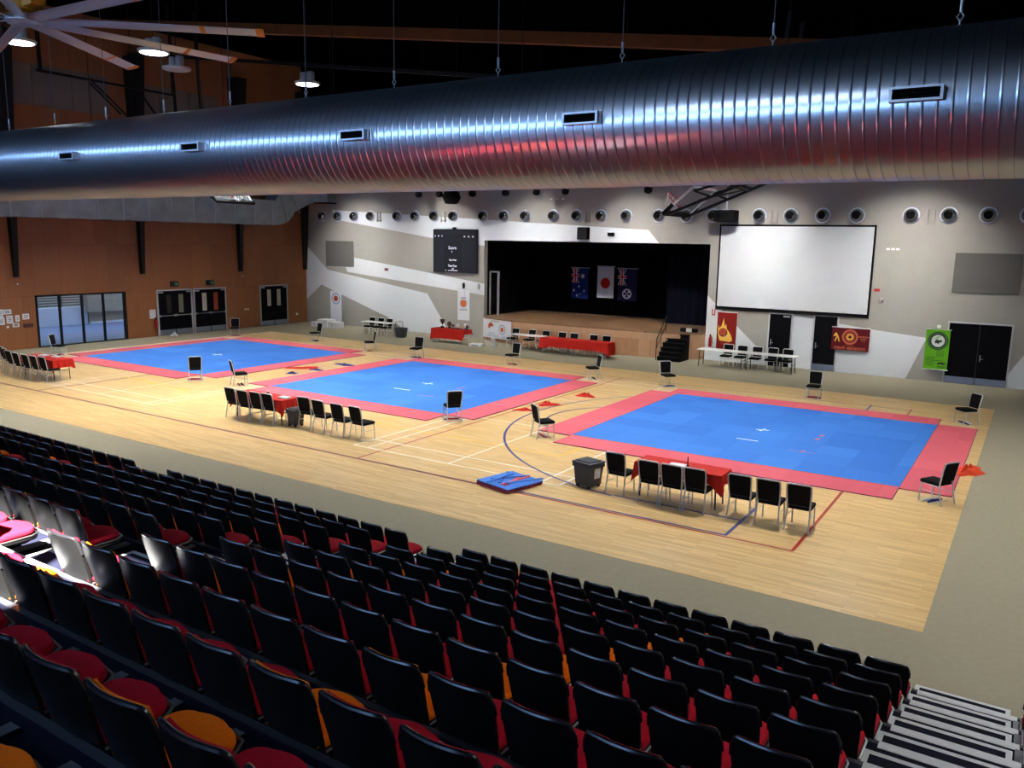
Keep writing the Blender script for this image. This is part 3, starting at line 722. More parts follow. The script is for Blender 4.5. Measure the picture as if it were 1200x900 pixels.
lr = thing('lighting_rail', 'black lighting rail under roof carrying the stage spotlights', 'rail', (-7.5, 20., 9.02))
MB().tube([(-7.2, 0, 0), (7.2, 0, 0)], .035, 8).build('pipe', 'steel_black', lr)
MB().tube([(-6, 0, 0), (-6, 0, zceil(-13.5)-9.02)], .02, 6).tube([(0, 0, 0), (0, 0, zceil(-7.5)-9.02)], .02, 6).tube([(6, 0, 0), (6, 0, zceil(-1.5)-9.02)], .02, 6).build('drop_rod', 'steel_black', lr)

# doors on the stage wall
def back_door(n, x0, x1, h, label, kick, double=False, closer=False):
    f = MB(); fr = .06
    f.box(x0, x0+fr, BW-.06, BW+.02, 0, h); f.box(x1-fr, x1, BW-.06, BW+.02, 0, h); f.box(x0+fr, x1-fr, BW-.06, BW+.02, h-fr, h)
    o = struct(f.build('door_%d' % n, 'doorframe'), label, 'door')
    leaves = [(x0+fr, x1-fr)] if not double else [(x0+fr, (x0+x1)/2-.005), ((x0+x1)/2+.005, x1-fr)]
    for k, (a, b) in enumerate(leaves):
        lf = MB().box(a, b, BW-.035, BW, .01, h-fr).build('door_leaf', 'door', o)
        if kick: MB().box(a+.01, b-.01, BW-.042, BW-.035, .02, .28).build('kick_plate', 'kick', lf)
        hx = a+.10 if (not double or k == 1) else b-.1
        if not (double and k == 0): MB().rbox(hx-.02, hx+.02, BW-.05, BW-.035, .95, 1.2, .005).tube([(hx, BW-.045, 1.05), (hx, BW-.09, 1.05), (hx+.11, BW-.09, 1.05)], .011, 6).build('handle', 'alu', lf)
        if closer: MB().box(b-.34, b-.06, BW-.09, BW-.035, h-fr-.12, h-fr-.05).build('door_closer', 'alu', lf)
back_door(4, 4.54, 5.59, 2.38, 'black door behind the white table right of the red poster', False, closer=True)
back_door(5, 6.46, 7.50, 2.41, 'black door with steel kick plate beside the maroon banner', True)
back_door(6, 11.60, 13.85, 2.46, 'wide black double door beside the green banner', True, True)

# banners and posters
def emblem(mb, cx, cz, r, y, ring, core, n=26):
    mb.disc(cx, cz, r, y-.002, y, ring, n, r*.78); mb.disc(cx, cz, r*.52, y-.002, y, core, 12)
mbn = thing('maroon_banner', 'maroon club banner with gold ring emblem beside black door', 'banner', (7.28, BW-.12, .98))
w, h = 1.50, .95
MB().box(0, w, -.012, 0, 0, h).build('banner_cloth', 'maroon', mbn)
MB().tube([(-.02, -.005, h+.01), (w+.02, -.005, h+.01)], .018, 8).build('top_rail', 'white', mbn)
for q in (.1, w-.1): MB().bar((q, -.0, h+.02), (q, .12, h+.05), .012).build('hanging_clip', 'white', mbn)
y = -.013; GP = ['gold', mat('rust_orange_print', (196, 96, 66), .7), 'maroon']
e = MB(); e.disc(.73, .57, .32, y-.002, y, 1, 30, .245); e.build('emblem_ring', GP, mbn)
e = MB(); e.disc(.73, .57, .205, y-.002, y, 1, 24, .185); e.disc(.73, .57, .15, y-.003, y, 0, 24); e.disc(.73, .57, .075, y-.005, y-.003, 2, 5); e.build('emblem_core', GP, mbn)
for poly in ([(.08, .63), (.15, .74), (.22, .68), (.30, .50), (.33, .34), (.28, .36), (.24, .50), (.15, .62)], [(.24, .56), (.15, .34), (.11, .38), (.18, .54)], [(.2, .58), (.06, .56), (.07, .61), (.2, .66)]):
    MB().prism(poly, y-.002, y, 'xz', 0).build('figure_print', GP, mbn)
for t_, sz, px_, pz_, m_, bd, sx_ in (('ARATE-DO', .085, 1.26, .60, 1, .004, 1), ('SPORTS', .065, 1.26, .50, 0, 0, 1), ('CLUB', .06, 1.27, .42, 1, 0, 1), ('INTERNATIONAL', .05, .74, .21, 1, 0, 1), ('KARATE  ASSOCIATION', .135, .75, .09, 1, .006, .86)):
    e = MB(); text(e, t_, sz, (px_, y, pz_), m_, bold=bd, sx=sx_); e.build('lettering', GP, mbn)

po = thing('flame_poster', 'tall red poster of a flaming basketball behind white table', 'poster', (2.22, BW-.02, .57))
MB().box(0, .90, -.012, 0, 0, 1.68).build('poster_sheet', 'poster_red', po)
MB().box(-.02, .92, -.02, 0, 1.68, 1.72).build('top_rail', 'white', po)
e = MB()
e.prism([(.10, .52), (.16, .38), (.62, .34), (.74, .42), (.68, .62), (.56, .82), (.46, .92), (.42, 1.16), (.36, 1.02), (.30, 1.42), (.20, 1.04), (.10, .96), (.06, 1.12), (.06, .72)], -.015, -.013, 'xz', 0)
e.disc(.30, .76, .20, -.017, -.015, 2, 24); e.disc(.30, .78, .165, -.019, -.017, 1, 24)
for q in ((.30, .615, .30, .945), (.14, .78, .46, .78)): e.bar((q[0], -.0195, q[1]), (q[2], -.0195, q[3]), .012, .002, 2, (0, 1, 0))
e.prism([(.36, .62), (.46, .60), (.42, .52), (.34, .56)], -.017, -.015, 'xz', 3)
text(e, 'FLAMES', .11, (.40, -.013, .24), 1, bold=.003)
e.build('flame_print', ['flame', 'ball', mat('dark_brown_print', (70, 26, 20), .7), mat('pale_pink_print', (206, 170, 160), .7)], po)

gb = thing('green_banner', 'bright green hanging banner with round dark emblem beside wide door', 'banner', (10.87, BW-.10, .48))
MB().box(0, .86, -.01, 0, .02, 1.62).build('banner_sheet', 'green', gb)
MB().tube([(-.03, -.005, 1.63), (.9, -.005, 1.63)], .015, 8).tube([(-.03, -.005, .01), (.9, -.005, .01)], .02, 8).build('rail', 'alu', gb)
MB().rbox(.36, .50, -.02, .08, 1.68, 1.80, .01).build('wall_hook', 'white', gb)
e = MB(); y = -.011
e.disc(.45, 1.17, .37, y-.002, y, 0, 36); e.disc(.45, 1.17, .24, y-.004, y-.002, 1, 28); e.disc(.45, 1.17, .33, y-.003, y-.002, 2, 36, .315)
e.prism([(.33, 1.16), (.40, 1.24), (.50, 1.20), (.58, 1.22), (.60, 1.14), (.50, 1.10), (.48, 1.04), (.42, 1.08), (.36, 1.06)], y-.006, y-.004, 'xz', 0)
for q in range(4): e.bar((.26+.04*q, y-.005, 1.24+.03*q), (.44+.04*q, y-.005, 1.27+.03*q), .014, .002, 2, (0, 1, 0))
for q in range(5):
    for j in range(4):
        e.box(.44+.06*q, .465+.06*q, y-.002, y, .56+.065*j, .60+.065*j, 0)
for j, (wd) in enumerate((.34, .30, .62, .28, .30, .26)):
    e.box(.08, .08+wd, y-.002, y, .50-.065*j, .518-.065*j, 0)
e.prism([(.50, .24), (.53, .33), (.60, .30), (.66, .34), (.72, .30), (.79, .33), (.77, .25), (.70, .22), (.62, .26), (.55, .21)], y-.002, y, 'xz', 0)
e.box(.5, .8, y-.002, y, .13, .148, 0); e.box(.5, .8, y-.002, y, .09, .105, 0)
e.build('dark_print', ['dark_green', mat('silver_grey_print', (196, 200, 202), .7), 'green'], gb)

hb = thing('emblem_banner', 'white vertical banner with orange emblem hung left of stage', 'banner', (-12.58, BW-.06, .92))
mb = MB()
for k in range(8):
    a, b = .8*k/8, .8*(k+1)/8
    mb.hexa([(a, -.01-.012*sin(k*2.1), 0), (b, -.01-.012*sin((k+1)*2.1), 0), (b, .0-.012*sin((k+1)*2.1), 0), (a, -.012*sin(k*2.1), 0)],
            [(a, -.01-.012*sin(k*2.1), 1.70), (b, -.01-.012*sin((k+1)*2.1), 1.70), (b, -.012*sin((k+1)*2.1), 1.70), (a, -.012*sin(k*2.1), 1.70)])
mb.build('banner_cloth', 'banner', hb); MB().tube([(-.04, 0, 1.71), (.84, 0, 1.71)], .018, 8).build('rail', 'alu', hb)
e = MB(); e.disc(.40, .93, .20, -.028, -.026, 0, 24); text(e, 'KARATE', .13, (.40, -.027, .58), 1, bold=.003); text(e, 'JAPAN', .11, (.40, -.027, 1.24), 1, bold=.003)
e.disc(.40, .93, .245, -.028, -.026, 1, 24, .225)
e.build('emblem_print', ['orange_print', 'blue_text'], hb)

ru = thing('rollup_banner', 'tall white roll-up banner with orange emblem behind the podium', 'banner', (-21.9, 20.95, 0))
MB().box(0, .92, -.006, 0, .10, 2.10).build('banner_sheet', 'banner', ru)
MB().rbox(-.02, .94, -.12, .12, 0, .10, .02).build('base_case', 'alu', ru); MB().tube([(.46, .03, .1), (.46, .03, 2.1)], .012, 6).box(0, .92, -.01, .012, 2.09, 2.12).build('support_pole', 'alu', ru)
e = MB(); e.disc(.46, 1.66, .36, -.009, -.007, 1, 30, .27); e.disc(.46, 1.66, .19, -.009, -.007, 0, 24); e.disc(.46, 1.66, .09, -.011, -.009, 2, 4)
e.build('emblem_print', [mat('rust_orange_emblem', (198, 84, 44), .7), 'grey_print', mat('dark_rust_print', (140, 60, 36), .7)], ru)

sbn = thing('sponsor_banner', 'white horizontal banner with two emblems hanging on stage front', 'banner', (-10.44, 20.84, .20))
w, h = 2.2, .98
MB().hexa([(0, 0, 0), (w, -.62, 0), (w, -.61, 0), (0, .012, 0)], [(0, .0, h), (w, -.62, h), (w, -.61, h), (0, .012, h)]).build('banner_sheet', 'banner', sbn)
e = MB()
def B3(px, pz): return (px, -.62*px/w-.005, pz)
def plate(poly, m): e.add([B3(*p) for p in poly]+[(B3(*p)[0], B3(*p)[1]+.003, B3(*p)[2]) for p in poly], [tuple(range(len(poly)))]+[tuple(range(2*len(poly)-1, len(poly)-1, -1))], m)
SP = [mat('red_orange_bird_print', (196, 80, 54), .7), 'grey_print', 'orange_print', mat('dark_print', (52, 52, 60), .7)]
plate([(.42, .50), (.42, .68), (.52, .80), (.66, .82), (.80, .72), (.84, .62), (.62, .60), (.52, .50)], 0)
e.build('bird_emblem', SP, sbn)
for nm_, r0, r1, m in (('emblem_core', .0, .13, 2), ('emblem_ring', .20, .26, 1)):
    e = MB()
    for k in range(20):
        a, b = 2*PI*k/20, 2*PI*(k+1)/20
        pp = [(1.50+r1*cos(a), .50+r1*sin(a)), (1.50+r1*cos(b), .50+r1*sin(b))]
        pp += [(1.50+r0*cos(b), .50+r0*sin(b)), (1.50+r0*cos(a), .50+r0*sin(a))] if r0 else [(1.5, .5)]
        plate(pp, m)
    e.build(nm_, SP, sbn)
for t_, sz, px_, pz_, m in (('KARATE', .13, .70, .24, 1), ('JAPAN KARATE', .13, .80, .11, 1), ('AUS', .13, 1.62, .11, 1), ('JKA  QLD  INC', .09, .95, .90, 3)):
    t = MB(); text(t, t_, sz, (px_, 0, pz_), 0, bold=.003); e = MB()
    e.add([B3(v[0], v[2]) for v in t.v], t.f, m); e.build('lettering', SP, sbn)

# ------------------------------------------------------------------ stage
SX0, SX1 = -10.86, 1.68
def sy(x):
    t = abs((x+4.59)/6.27); return 21.45-1.10*(1-t**6)
fr = MB(); nn = 48
P = [(SX0+(SX1-SX0)*k/nn, sy(SX0+(SX1-SX0)*k/nn)) for k in range(nn+1)]
poly = P+[(SX1, 27.2), (SX0, 27.2)]
st = MB().prism([(a, b) for a, b in poly], 1.16, 1.24, 'xy').build('stage_floor', 'stage_wood')
struct(st, 'honey timber stage floor inside the dark stage opening', 'stage')
sf = MB()
for k in range(nn):
    (a, ya), (b, yb) = P[k], P[k+1]
    sf.hexa([(a, ya+.03, 0), (b, yb+.03, 0), (b, yb+.10, 0), (a, ya+.10, 0)], [(a, ya+.03, .84), (b, yb+.03, .84), (b, yb+.10, .84), (a, ya+.10, .84)], 0)
    sf.hexa([(a, ya, .84), (b, yb, .84), (b, yb+.12, .84), (a, ya+.12, .84)], [(a, ya, 1.16), (b, yb, 1.16), (b, yb+.12, 1.16), (a, ya+.12, 1.16)], 1)
struct(sf.build('stage_front', ['stage_front', mat('stage_lip_timber', (190, 150, 114), .5, noise=.06, nscale=3)]), 'curved timber panelled stage front with a pale lip', 'stage')
sbx = MB()
sbx.box(SX0-.6, SX1+.6, 27.2, 27.4, 1.0, 6.2); sbx.box(SX0-.7, SX0-.5, 21.8, 27.4, 1.0, 6.2); sbx.box(SX1+.5, SX1+.7, 21.8, 27.4, 1.0, 6.2); sbx.box(SX0-.7, SX1+.7, 21.8, 27.4, 6.1, 6.3)
sbx.box(SX0-.7, SX0, 21.8, 27.2, 1.0, 1.23); sbx.box(SX1, SX1+.7, 21.8, 27.2, 1., 1.23)
struct(sbx.build('stage_box', 'black'), 'black walls and ceiling of the stage recess', 'stage')
def curtain(x0, x1, y, z0, z1, label, m='curtain'):
    mb = MB(); n = int((x1-x0)*8); pts = [(x0+(x1-x0)*k/n, y+.05*sin(k*1.9)) for k in range(n+1)]
    for (a, ya), (b, yb) in zip(pts[:-1], pts[1:]): mb.hexa([(a, ya, z0), (b, yb, z0), (b, yb+.03, z0), (a, ya+.03, z0)], [(a, ya, z1), (b, yb, z1), (b, yb+.03, z1), (a, ya+.03, z1)])
    tag(mb.build('stage_curtain', m, None, True), label, 'curtain')
curtain(SX0, SX1+.4, 26.6, 1.25, 6.1, 'black backdrop curtain across the rear of the stage')
curtain(-1.6, 1.6, 24.6, 1.25, 6.0, 'dark navy side curtain on the stage behind the black steps', mat('navy_black_curtain', (8, 9, 22), .95, spec=.1))
curtain(SX0+.9, SX1, 23.0, 4.9, 6.1, 'black top border curtain above the hanging flags')
wfm = thing('door_frame_prop', 'pale door frame standing at left edge of the stage', 'frame', (-11.2, 22.5, 1.24))
MB().box(0, .05, 0, .08, 0, 2.4).box(.52, .62, 0, .08, 0, 2.4).box(.05, .52, 0, .08, 2.32, 2.4).build('frame', 'doorframe', wfm)
sbp = thing('stage_box_prop', 'small black case with white label on right stage edge', 'case', (1.0, 21.3, 1.24))
MB().rbox(-.45, .35, -.12, .12, 0, .17, .02).build('case_body', 'black', sbp); MB().box(-.15, .12, -.13, -.12, .02, .20).build('case_label', 'white', sbp)

# flags
def flag(name, x, z1, w, h, label, base, paint):
    f = thing(name, label, 'flag', (x, 25.5, z1))
    n = 12; mb = MB()
    def wv(a): return .006*sin(a*6.+x)
    def Pt(a, b, d=0.): return (a-.06*b/h*0, wv(a)-d, -b)
    def quadstrip(poly_fn): pass
    vs = []; fs = []
    for j in range(2):
        for k in range(n+1): vs.append(Pt(w*k/n, h*j))
    fs = [(k, k+1, k+n+2, k+n+1) for k in range(n)]
    mb.add(vs, fs); mb.add([(a, b+.006, c) for a, b, c in vs], fs)
    mb.build('flag_cloth', base, f, True)
    MB().tube([(-.08, 0, .02), (w+.08, 0, .02)], .018, 8).build('flag_pole', 'alu', f)
    mk = MB()
    def poly(pts, m, d=.018): mk.add([Pt(a, b, d) for a, b in pts], [tuple(range(len(pts)))], m)
    paint(poly); mk.build('flag_device', ['flag_white', 'flag_red', 'flag_navy'], f)
def star(poly, cx, cy, r, m=0, n=7):
    pts = []
    for k in range(2*n):
        rr = r if k % 2 == 0 else r*.45; a = PI*k/n-PI/2; pts.append((cx+rr*cos(a), cy+rr*sin(a)))
    poly(pts, m)
def union(poly, w, h):                                            # canton turned on its side
    d = .05
    for (a, b), (c, e) in (((0, 0), (w, h)), ((w, 0), (0, h))):
        L_ = math.hypot(c-a, e-b); nx, ny = -(e-b)/L_, (c-a)/L_
        for t, m, dd in ((.055, 0, .020), (.02, 1, .023)):
            poly([(max(0, min(w, a+nx*t)), max(0, min(h, b+ny*t))), (max(0, min(w, c+nx*t)), max(0, min(h, e+ny*t))), (max(0, min(w, c-nx*t)), max(0, min(h, e-ny*t))), (max(0, min(w, a-nx*t)), max(0, min(h, b-ny*t)))], m, dd)
    for t, m, dd in ((.085, 0, .026), (.045, 1, .029)):
        poly([(w/2-t, 0), (w/2+t, 0), (w/2+t, h), (w/2-t, h)], m, dd); poly([(0, h/2-t), (w, h/2-t), (w, h/2+t), (0, h/2+t)], m, dd)
def circ(poly, cx, cy, r, m, d=.018, n=28): poly([(cx+r*cos(2*PI*k/n), cy+r*sin(2*PI*k/n)) for k in range(n)], m, d)
def au(p):
    union(p, .47, .82); star(p, .70, .44, .16); star(p, .47, 1.02, .08); star(p, .16, 1.24, .085); star(p, .80, 1.26, .085); star(p, .36, 1.52, .085); star(p, .55, 1.44, .045, n=5)
def jp(p): circ(p, .50, .90, .29, 1)
def qld(p):
    union(p, .50, .90); circ(p, .56, 1.34, .27, 0)
    for k in range(4):
        a = PI/2*k; ca, sa = cos(a), sin(a)
        p([(.56+ca*.03-sa*.03, 1.34+sa*.03+ca*.03), (.56+ca*.20-sa*.09, 1.34+sa*.20+ca*.09), (.56+ca*.20+sa*.09, 1.34+sa*.20-ca*.09), (.56+ca*.03+sa*.03, 1.34+sa*.03-ca*.03)], 2, .024)
flag('national_flag', -7.65, 3.87, 1.03, 1.68, 'navy flag with white stars, first of three flags on stage', 'flag_blue', au)
flag('national_flag', -6.05, 4.00, 1.00, 1.70, 'white flag with red disc, middle flag on the stage', 'flag_white', jp)
flag('state_flag', -4.80, 3.92, 1.12, 1.72, 'dark navy flag with white round badge on the stage', 'flag_navy', qld)

# black steps up to the stage
ss = thing('stage_steps', 'black steps with handrail leading up to the stage', 'steps', (.05, 19.75, 0))
NS = 6
for k in range(NS):
    z = 1.16*(k+1)/NS; y = .20*k
    MB().box(0, 1.08, y, y+.22, z-.05, z).box(0, 1.08, y+.02, y+.05, z-1.16/NS, z-.05).build('tread', 'black', ss)
side = [(0, 0)]+[p for k in range(NS) for p in ((.20*k+.02, 1.16*k/NS), (.20*k+.02, 1.16*(k+1)/NS-.05))]+[(1.2, 1.11), (1.2, 0)]
for a in (0., 1.05): MB().prism(side, a, a+.03, 'yz').build('side_panel', 'black', ss)
MB().tube([(-.06, .02, 0), (-.06, .02, .95), (-.06, 1.1, 1.98), (-.06, 1.1, 1.0)], .02, 8).tube([(-.06, .02, .55), (-.06, 1.1, 1.58)], .014, 8).tube([(-.06, .55, .5), (-.06, .55, 1.45)], .014, 8).build('handrail', 'steel_black', ss)

# ------------------------------------------------------------------ mats
def karate_mat(x0, x1, y0, y1, label, marks):
    t = .022
    o = thing('competition_mat', label, 'mat', (x0, y0, .006), group='competition mats'); W, H = x1-x0, y1-y0
    f = MB().box(0, W, 0, H, 0, t); f.build('blue_field', 'tile_blue', o)
    b = 1.05; g = .012
    for nm, q in (('red_border', (0-.0, W, -b, -g)), ('red_border', (W+g, W+b, 0-.1, H+.1)), ('red_border', (-.35, W, H+g, H+b)), ('red_border', (-b, -g, -.08, H+.1))):
        rb = MB().box(q[0], q[1], q[2], q[3], 0, t).build(nm, 'tile_red', o)
        MB().box(q[0]-.01, q[1]+.01, q[2]-.012, q[3], 0, t-.006).build('purple_underside', 'mat_edge', rb)
    mk = MB()
    for (a, c, d, e, w, m) in marks:
        p, q = Vector((a-x0, c-y0, t+.002)), Vector((d-x0, e-y0, t+.002)); n = (q-p).cross(Vector((0, 0, 1))).normalized()*w/2
        mk.add([p-n, q-n, q+n, p+n], [(0, 1, 2, 3)], m)
    mk.build('tape_marks', ['white_line', mat('pink_tape', (206, 100, 130), .7)], o)
karate_mat(-20.31, -12.26, 4.45, 12.43, 'blue competition mat with red border beside the timber wall', [(-16.6, 8.3, -16., 8.35, .08, 0), (-16.3, 8.1, -16.25, 8.55, .08, 0)])
karate_mat(-8.31, -.32, 4.42, 12.35, 'blue competition mat with red border in middle of court', [(-4.57, 6.82, -3.82, 6.82, .07, 0), (-4.45, 8.28, -3.95, 8.3, .06, 0), (-4.2, 8.12, -4.14, 8.5, .08, 0), (-3.05, 6.3, -2.4, 6.4, .05, 1), (-2.69, 8.05, -2.69, 8.55, .06, 1)])
karate_mat(4.05, 12.37, 4.38, 12.18, 'blue competition mat with red border nearest the seating stairs', [(7.92, 6.75, 8.52, 6.75, .06, 0), (8.05, 8.17, 8.4, 8.27, .07, 0), (8.18, 8.05, 8.26, 8.4, .07, 0), (9.42, 6.3, 10.15, 6.3, .035, 1), (9.78, 6.22, 9.82, 6.5, .06, 1), (9.78, 7.9, 9.82, 8.15, .10, 1), (9.78, 8.4, 9.82, 8.65, .10, 1)])

# pile of spare tiles and border strips
ang = math.radians(-14); pc = Vector((5.14, -.53))
def jig(w, l, t, teeth, seed=0):
    pts = []
    def edge(p, q, out):
        p, q = Vector(p), Vector(q); d = q-p; nrm = Vector((d.y, -d.x)).normalized()
        for k in range(teeth):
            for t_, o_ in ((0, 0), (.30, 0), (.25, .016), (.75, .016), (.70, 0)):
                s = (k+t_)/teeth; pts.append(p+d*s+nrm*o_*out)
    edge((-w/2, -l/2), (w/2, -l/2), 1); edge((w/2, -l/2), (w/2, l/2), 1); edge((w/2, l/2), (-w/2, l/2), 1); edge((-w/2, l/2), (-w/2, -l/2), 1)
    return pts
lev = ('bottom', 'second', 'third', 'top')
for k in range(4):
    p = jig(1.0, 1.05, .025, 12)
    mb = MB().prism([(a.x, a.y) for a in p], 0, .012, 'xy', 1).prism([(a.x, a.y) for a in p], .012, .025, 'xy', 0)
    o = mb.build('mat_tile', ['mat_blue' if k == 3 else 'mat_red', 'mat_edge' if k else 'mat_red'])
    o.location = (pc.x+.015*k, pc.y-.01*k, .009+.0255*k); o.rotation_euler = (0, 0, ang)
    tag(o, '%s jigsaw mat tile, %s in the small pile on the court' % ('blue' if k == 3 else 'red', lev[k] if k in (0, 3) else lev[k]+' from bottom'), 'mat tile', 'spare tiles in the pile')
strips = [(-.24, .02, 35, 'mat_blue'), (-.10, .10, -25, 'mat_blue'), (-.16, -.14, 8, 'mat_blue'), (.08, .04, 22, 'mat_red'), (.16, .02, 4, 'mat_red'), (.36, .10, -18, 'mat_blue')]
for k, (a, b, r, m) in enumerate(strips):
    mb = MB(); n = 9
    top = [(-.05+.1*(0), 0)]
    pts = [(-.025, -.45), (.025, -.45)]
    for q in range(n): pts += [(.025, -.45+.9*(q+.3)/n), (.045, -.45+.9*(q+.25)/n), (.045, -.45+.9*(q+.75)/n), (.025, -.45+.9*(q+.7)/n)]
    pts += [(.025, .45), (-.025, .45)]
    o = mb.prism(pts, 0, .02, 'xy').build('edge_strip', m)
    ca, sa = cos(ang), sin(ang)
    o.location = (pc.x+.045+a*ca-b*sa, pc.y-.03+a*sa+b*ca, .009+.0255*3+.026+.0205*(k % 3)); o.rotation_euler = (0, 0, ang+math.radians(r))
    tag(o, '%s mat edging strip lying on the tile pile, %s from its left side' % ('red' if m == 'mat_red' else 'blue', ORD[k+1]), 'edging strip', 'loose edging strips on the pile')

# ------------------------------------------------------------------ banquet chairs (face +Y)
BC = thing('banquet_chair', 'x', 'chair', (0, 0, 0))
MB().rbox(-.22, .22, -.20, .24, .40, .48, .03).build('seat', 'cushion', BC, True)
bk = MB(); rows = []
for z, w, y in ((.50, .190, -.225), (.60, .195, -.245), (.78, .205, -.275), (.88, .205, -.295), (.905, .18, -.30)):
    rows.append((z, w, y))
for (z0, w0, y0), (z1, w1, y1) in zip(rows[:-1], rows[1:]):
    bk.hexa([(-w0, y0-.02, z0), (w0, y0-.02, z0), (w0, y0+.03, z0), (-w0, y0+.03, z0)], [(-w1, y1-.02, z1), (w1, y1-.02, z1), (w1, y1+.03, z1), (-w1, y1+.03, z1)])
bk.build('backrest', 'cushion', BC)
MB().tube([(-.205, -.215, .44), (-.215, -.235, .55), (-.225, -.275, .78), (-.222, -.305, .90), (-.19, -.31, .925), (.19, -.31, .925), (.222, -.305, .90), (.225, -.275, .78), (.215, -.235, .55), (.205, -.215, .44)], .016, 8).build('back_frame', 'chrome', BC, True)
for s in (-1, 1):
    MB().tube([(s*.205, -.215, .44), (s*.215, -.25, .22), (s*.22, -.30, .0)], .016, 8).build('leg', 'chrome', BC, True)
    MB().tube([(s*.20, .20, .41), (s*.205, .22, .2), (s*.205, .225, .0)], .015, 8).build('leg', 'chrome', BC, True)
MB().tube([(-.205, -.21, .40), (-.20, .20, .395), (.20, .20, .395), (.205, -.21, .40)], .011, 6).build('seat_frame', 'chrome', BC, True)
for s in (-1, 1): MB().tube([(s*.213, -.245, .25), (s*.204, .215, .25)], .008, 6).build('stretcher', 'chrome', BC, True)
used = [False]
def chair(x, y, face, label, group=None):
    rz = math.atan2(face[1], face[0])-PI/2
    if not used[0]:
        used[0] = True; BC.location = (x, y, zf(x, y)); BC.rotation_euler = (0, 0, rz); BC['label'] = label
        if group: BC['group'] = group
        return BC
    o = dup(BC, (x, y, zf(x, y)), rz, label)
    if 'group' in o.keys(): del o['group']
    if group: o['group'] = group
    return o
def zf(x, y): return .0065 if (-21.9 < x < 13.69 and -3.05 < y < 16.2) else .001

g = 'chairs along the near officials tables'
UP = (0, 1)
for k, (x, y) in enumerate(((7.40, .42), (8.215, .25), (8.715, .23), (9.20, .25), (10.07, .35), (10.62, .35), (11.18, .37))):
    lab = ['black banquet chair just right of the charcoal wheelie bin', 'black banquet chair at red table, first of three backs before the cloth',
           'black banquet chair at red table, middle of three backs before the cloth', 'black banquet chair at red table, last of three backs before the cloth',
           'black banquet chair right after the drooping red cloth corner', 'black banquet chair between two others right of the nearest red table', 'black banquet chair ending the row at nearest red table'][k]
    chair(x, y, UP if k else (.05, 1), lab, g)
for k, (x, y, f) in enumerate(((-5.08, .44, UP), (-4.45, .37, UP), (-3.98, .43, UP), (-3.52, .47, UP), (-2.36, .74, (-.08, 1)), (-1.70, .66, UP), (-.93, .60, UP), (-.29, .64, (.08, 1)))):
    lab = ['black banquet chair at far end of the middle red table row', 'second black banquet chair from far end of the middle red table', 'third black banquet chair from far end of the middle red table', 'black banquet chair before the near corner of middle red table',
           'black banquet chair standing in front of the middle charcoal bin', 'black banquet chair next after the one before the middle bin', 'black banquet chair second last in the middle table row', 'black banquet chair ending the middle row beside white court lines'][k]
    chair(x, y, f, lab, g)
for k, (x, y, f) in enumerate(((-15.20, .34, UP), (-15.72, .30, UP), (-16.25, .28, UP), (-16.95, .30, UP), (-17.72, .42, UP), (-18.35, .62, (.1, 1)), (-18.95, .80, (.1, 1)))):
    lab = ['black banquet chair nearest end of the far left red table', 'second black banquet chair along the far left red table', 'third black banquet chair along the far left red table', 'fourth black banquet chair along the far left red table',
           'fifth black banquet chair, just past the far left red table', 'sixth black banquet chair, past the far left red table', 'seventh black banquet chair, cut by the left frame edge'][k]
    chair(x, y, f, lab, g)
g = 'judges chairs at the mat corners'
CH = [(-21.55, 13.5, (.72, -.70), 'black chair at the mat corner nearest the farther double doors'),
 (-16.72, 14.7, (-.25, -.97), 'black chair behind the far edge of left mat near podium'),
 (-12.0, 13.65, (-.65, -.76), 'black chair seen side-on between the left and middle mats'),
 (-8.87, 13.3, (.15, -.99), 'black chair facing the seating beyond far corner of middle mat'),
 (-4.35, 14.3, (-.2, -.98), 'black chair behind middle mat in front of white table'),
 (.1, 13.25, (-.72, -.69), 'black chair seen side-on near the stage steps, facing the middle mat'),
 (3.15, 13.45, (.72, -.69), 'black chair at far left corner of nearest mat below stage steps'),
 (8.2, 14.45, (.05, -1), 'black chair behind nearest mat in front of plated black door'),
 (13.05, 13.05, (-.75, -.66), 'black chair near wide black door at mat corner'),
 (13.15, 3.74, (-.87, .5), 'black chair at near right mat corner beside orange cloth'),
 (3.5, 3.74, (.59, .81), 'black chair at near left corner of the nearest mat'),
 (.2, 3.95, (-.79, .62), 'black chair with its back to seating at near tip of middle mat'),
 (-9.3, 3.9, (.45, .89), 'black chair behind the middle red table at mat corner'),
 (-11.45, 3.62, (-.84, .55), 'black chair with its back to seating at near tip of left mat'),
 (-21.3, 3.95, (.80, .60), 'black chair in front of the courtyard window')]
for x, y, f, lab in CH: chair(x, y, f, lab, g)
DN = (0, -1)
for k, x in enumerate((-16.98, -16.33, -15.70)):
    chair(x, 19.02, (-.06, -1), 'black chair behind small white table near podium, %s from the podium' % ORD[k+1], 'chairs behind the small white table')
for k, (x, w) in enumerate(((-7.7, 'nearest the sponsor banner'), (-6.72, 'middle of three'), (-5.92, 'next to the long red cloth'))):
    chair(x, 19.52, (-.12, -1), 'black chair behind white table below stage, '+w, 'chairs along the stage tables')
for k, x in enumerate((-4.96, -4.30, -3.23, -2.55)):
    chair(x, 19.52, DN, 'black chair behind long red table below stage, %s from left end' % ORD[k+1], 'chairs along the stage tables')
for k, x in enumerate((3.13, 3.76, 4.42, 5.09, 5.74)):
    chair(x, 20.22, (-.03, -1), 'black chair behind white table under screen, %s from the red poster' % ORD[k+1], 'chairs behind the white table under the screen')

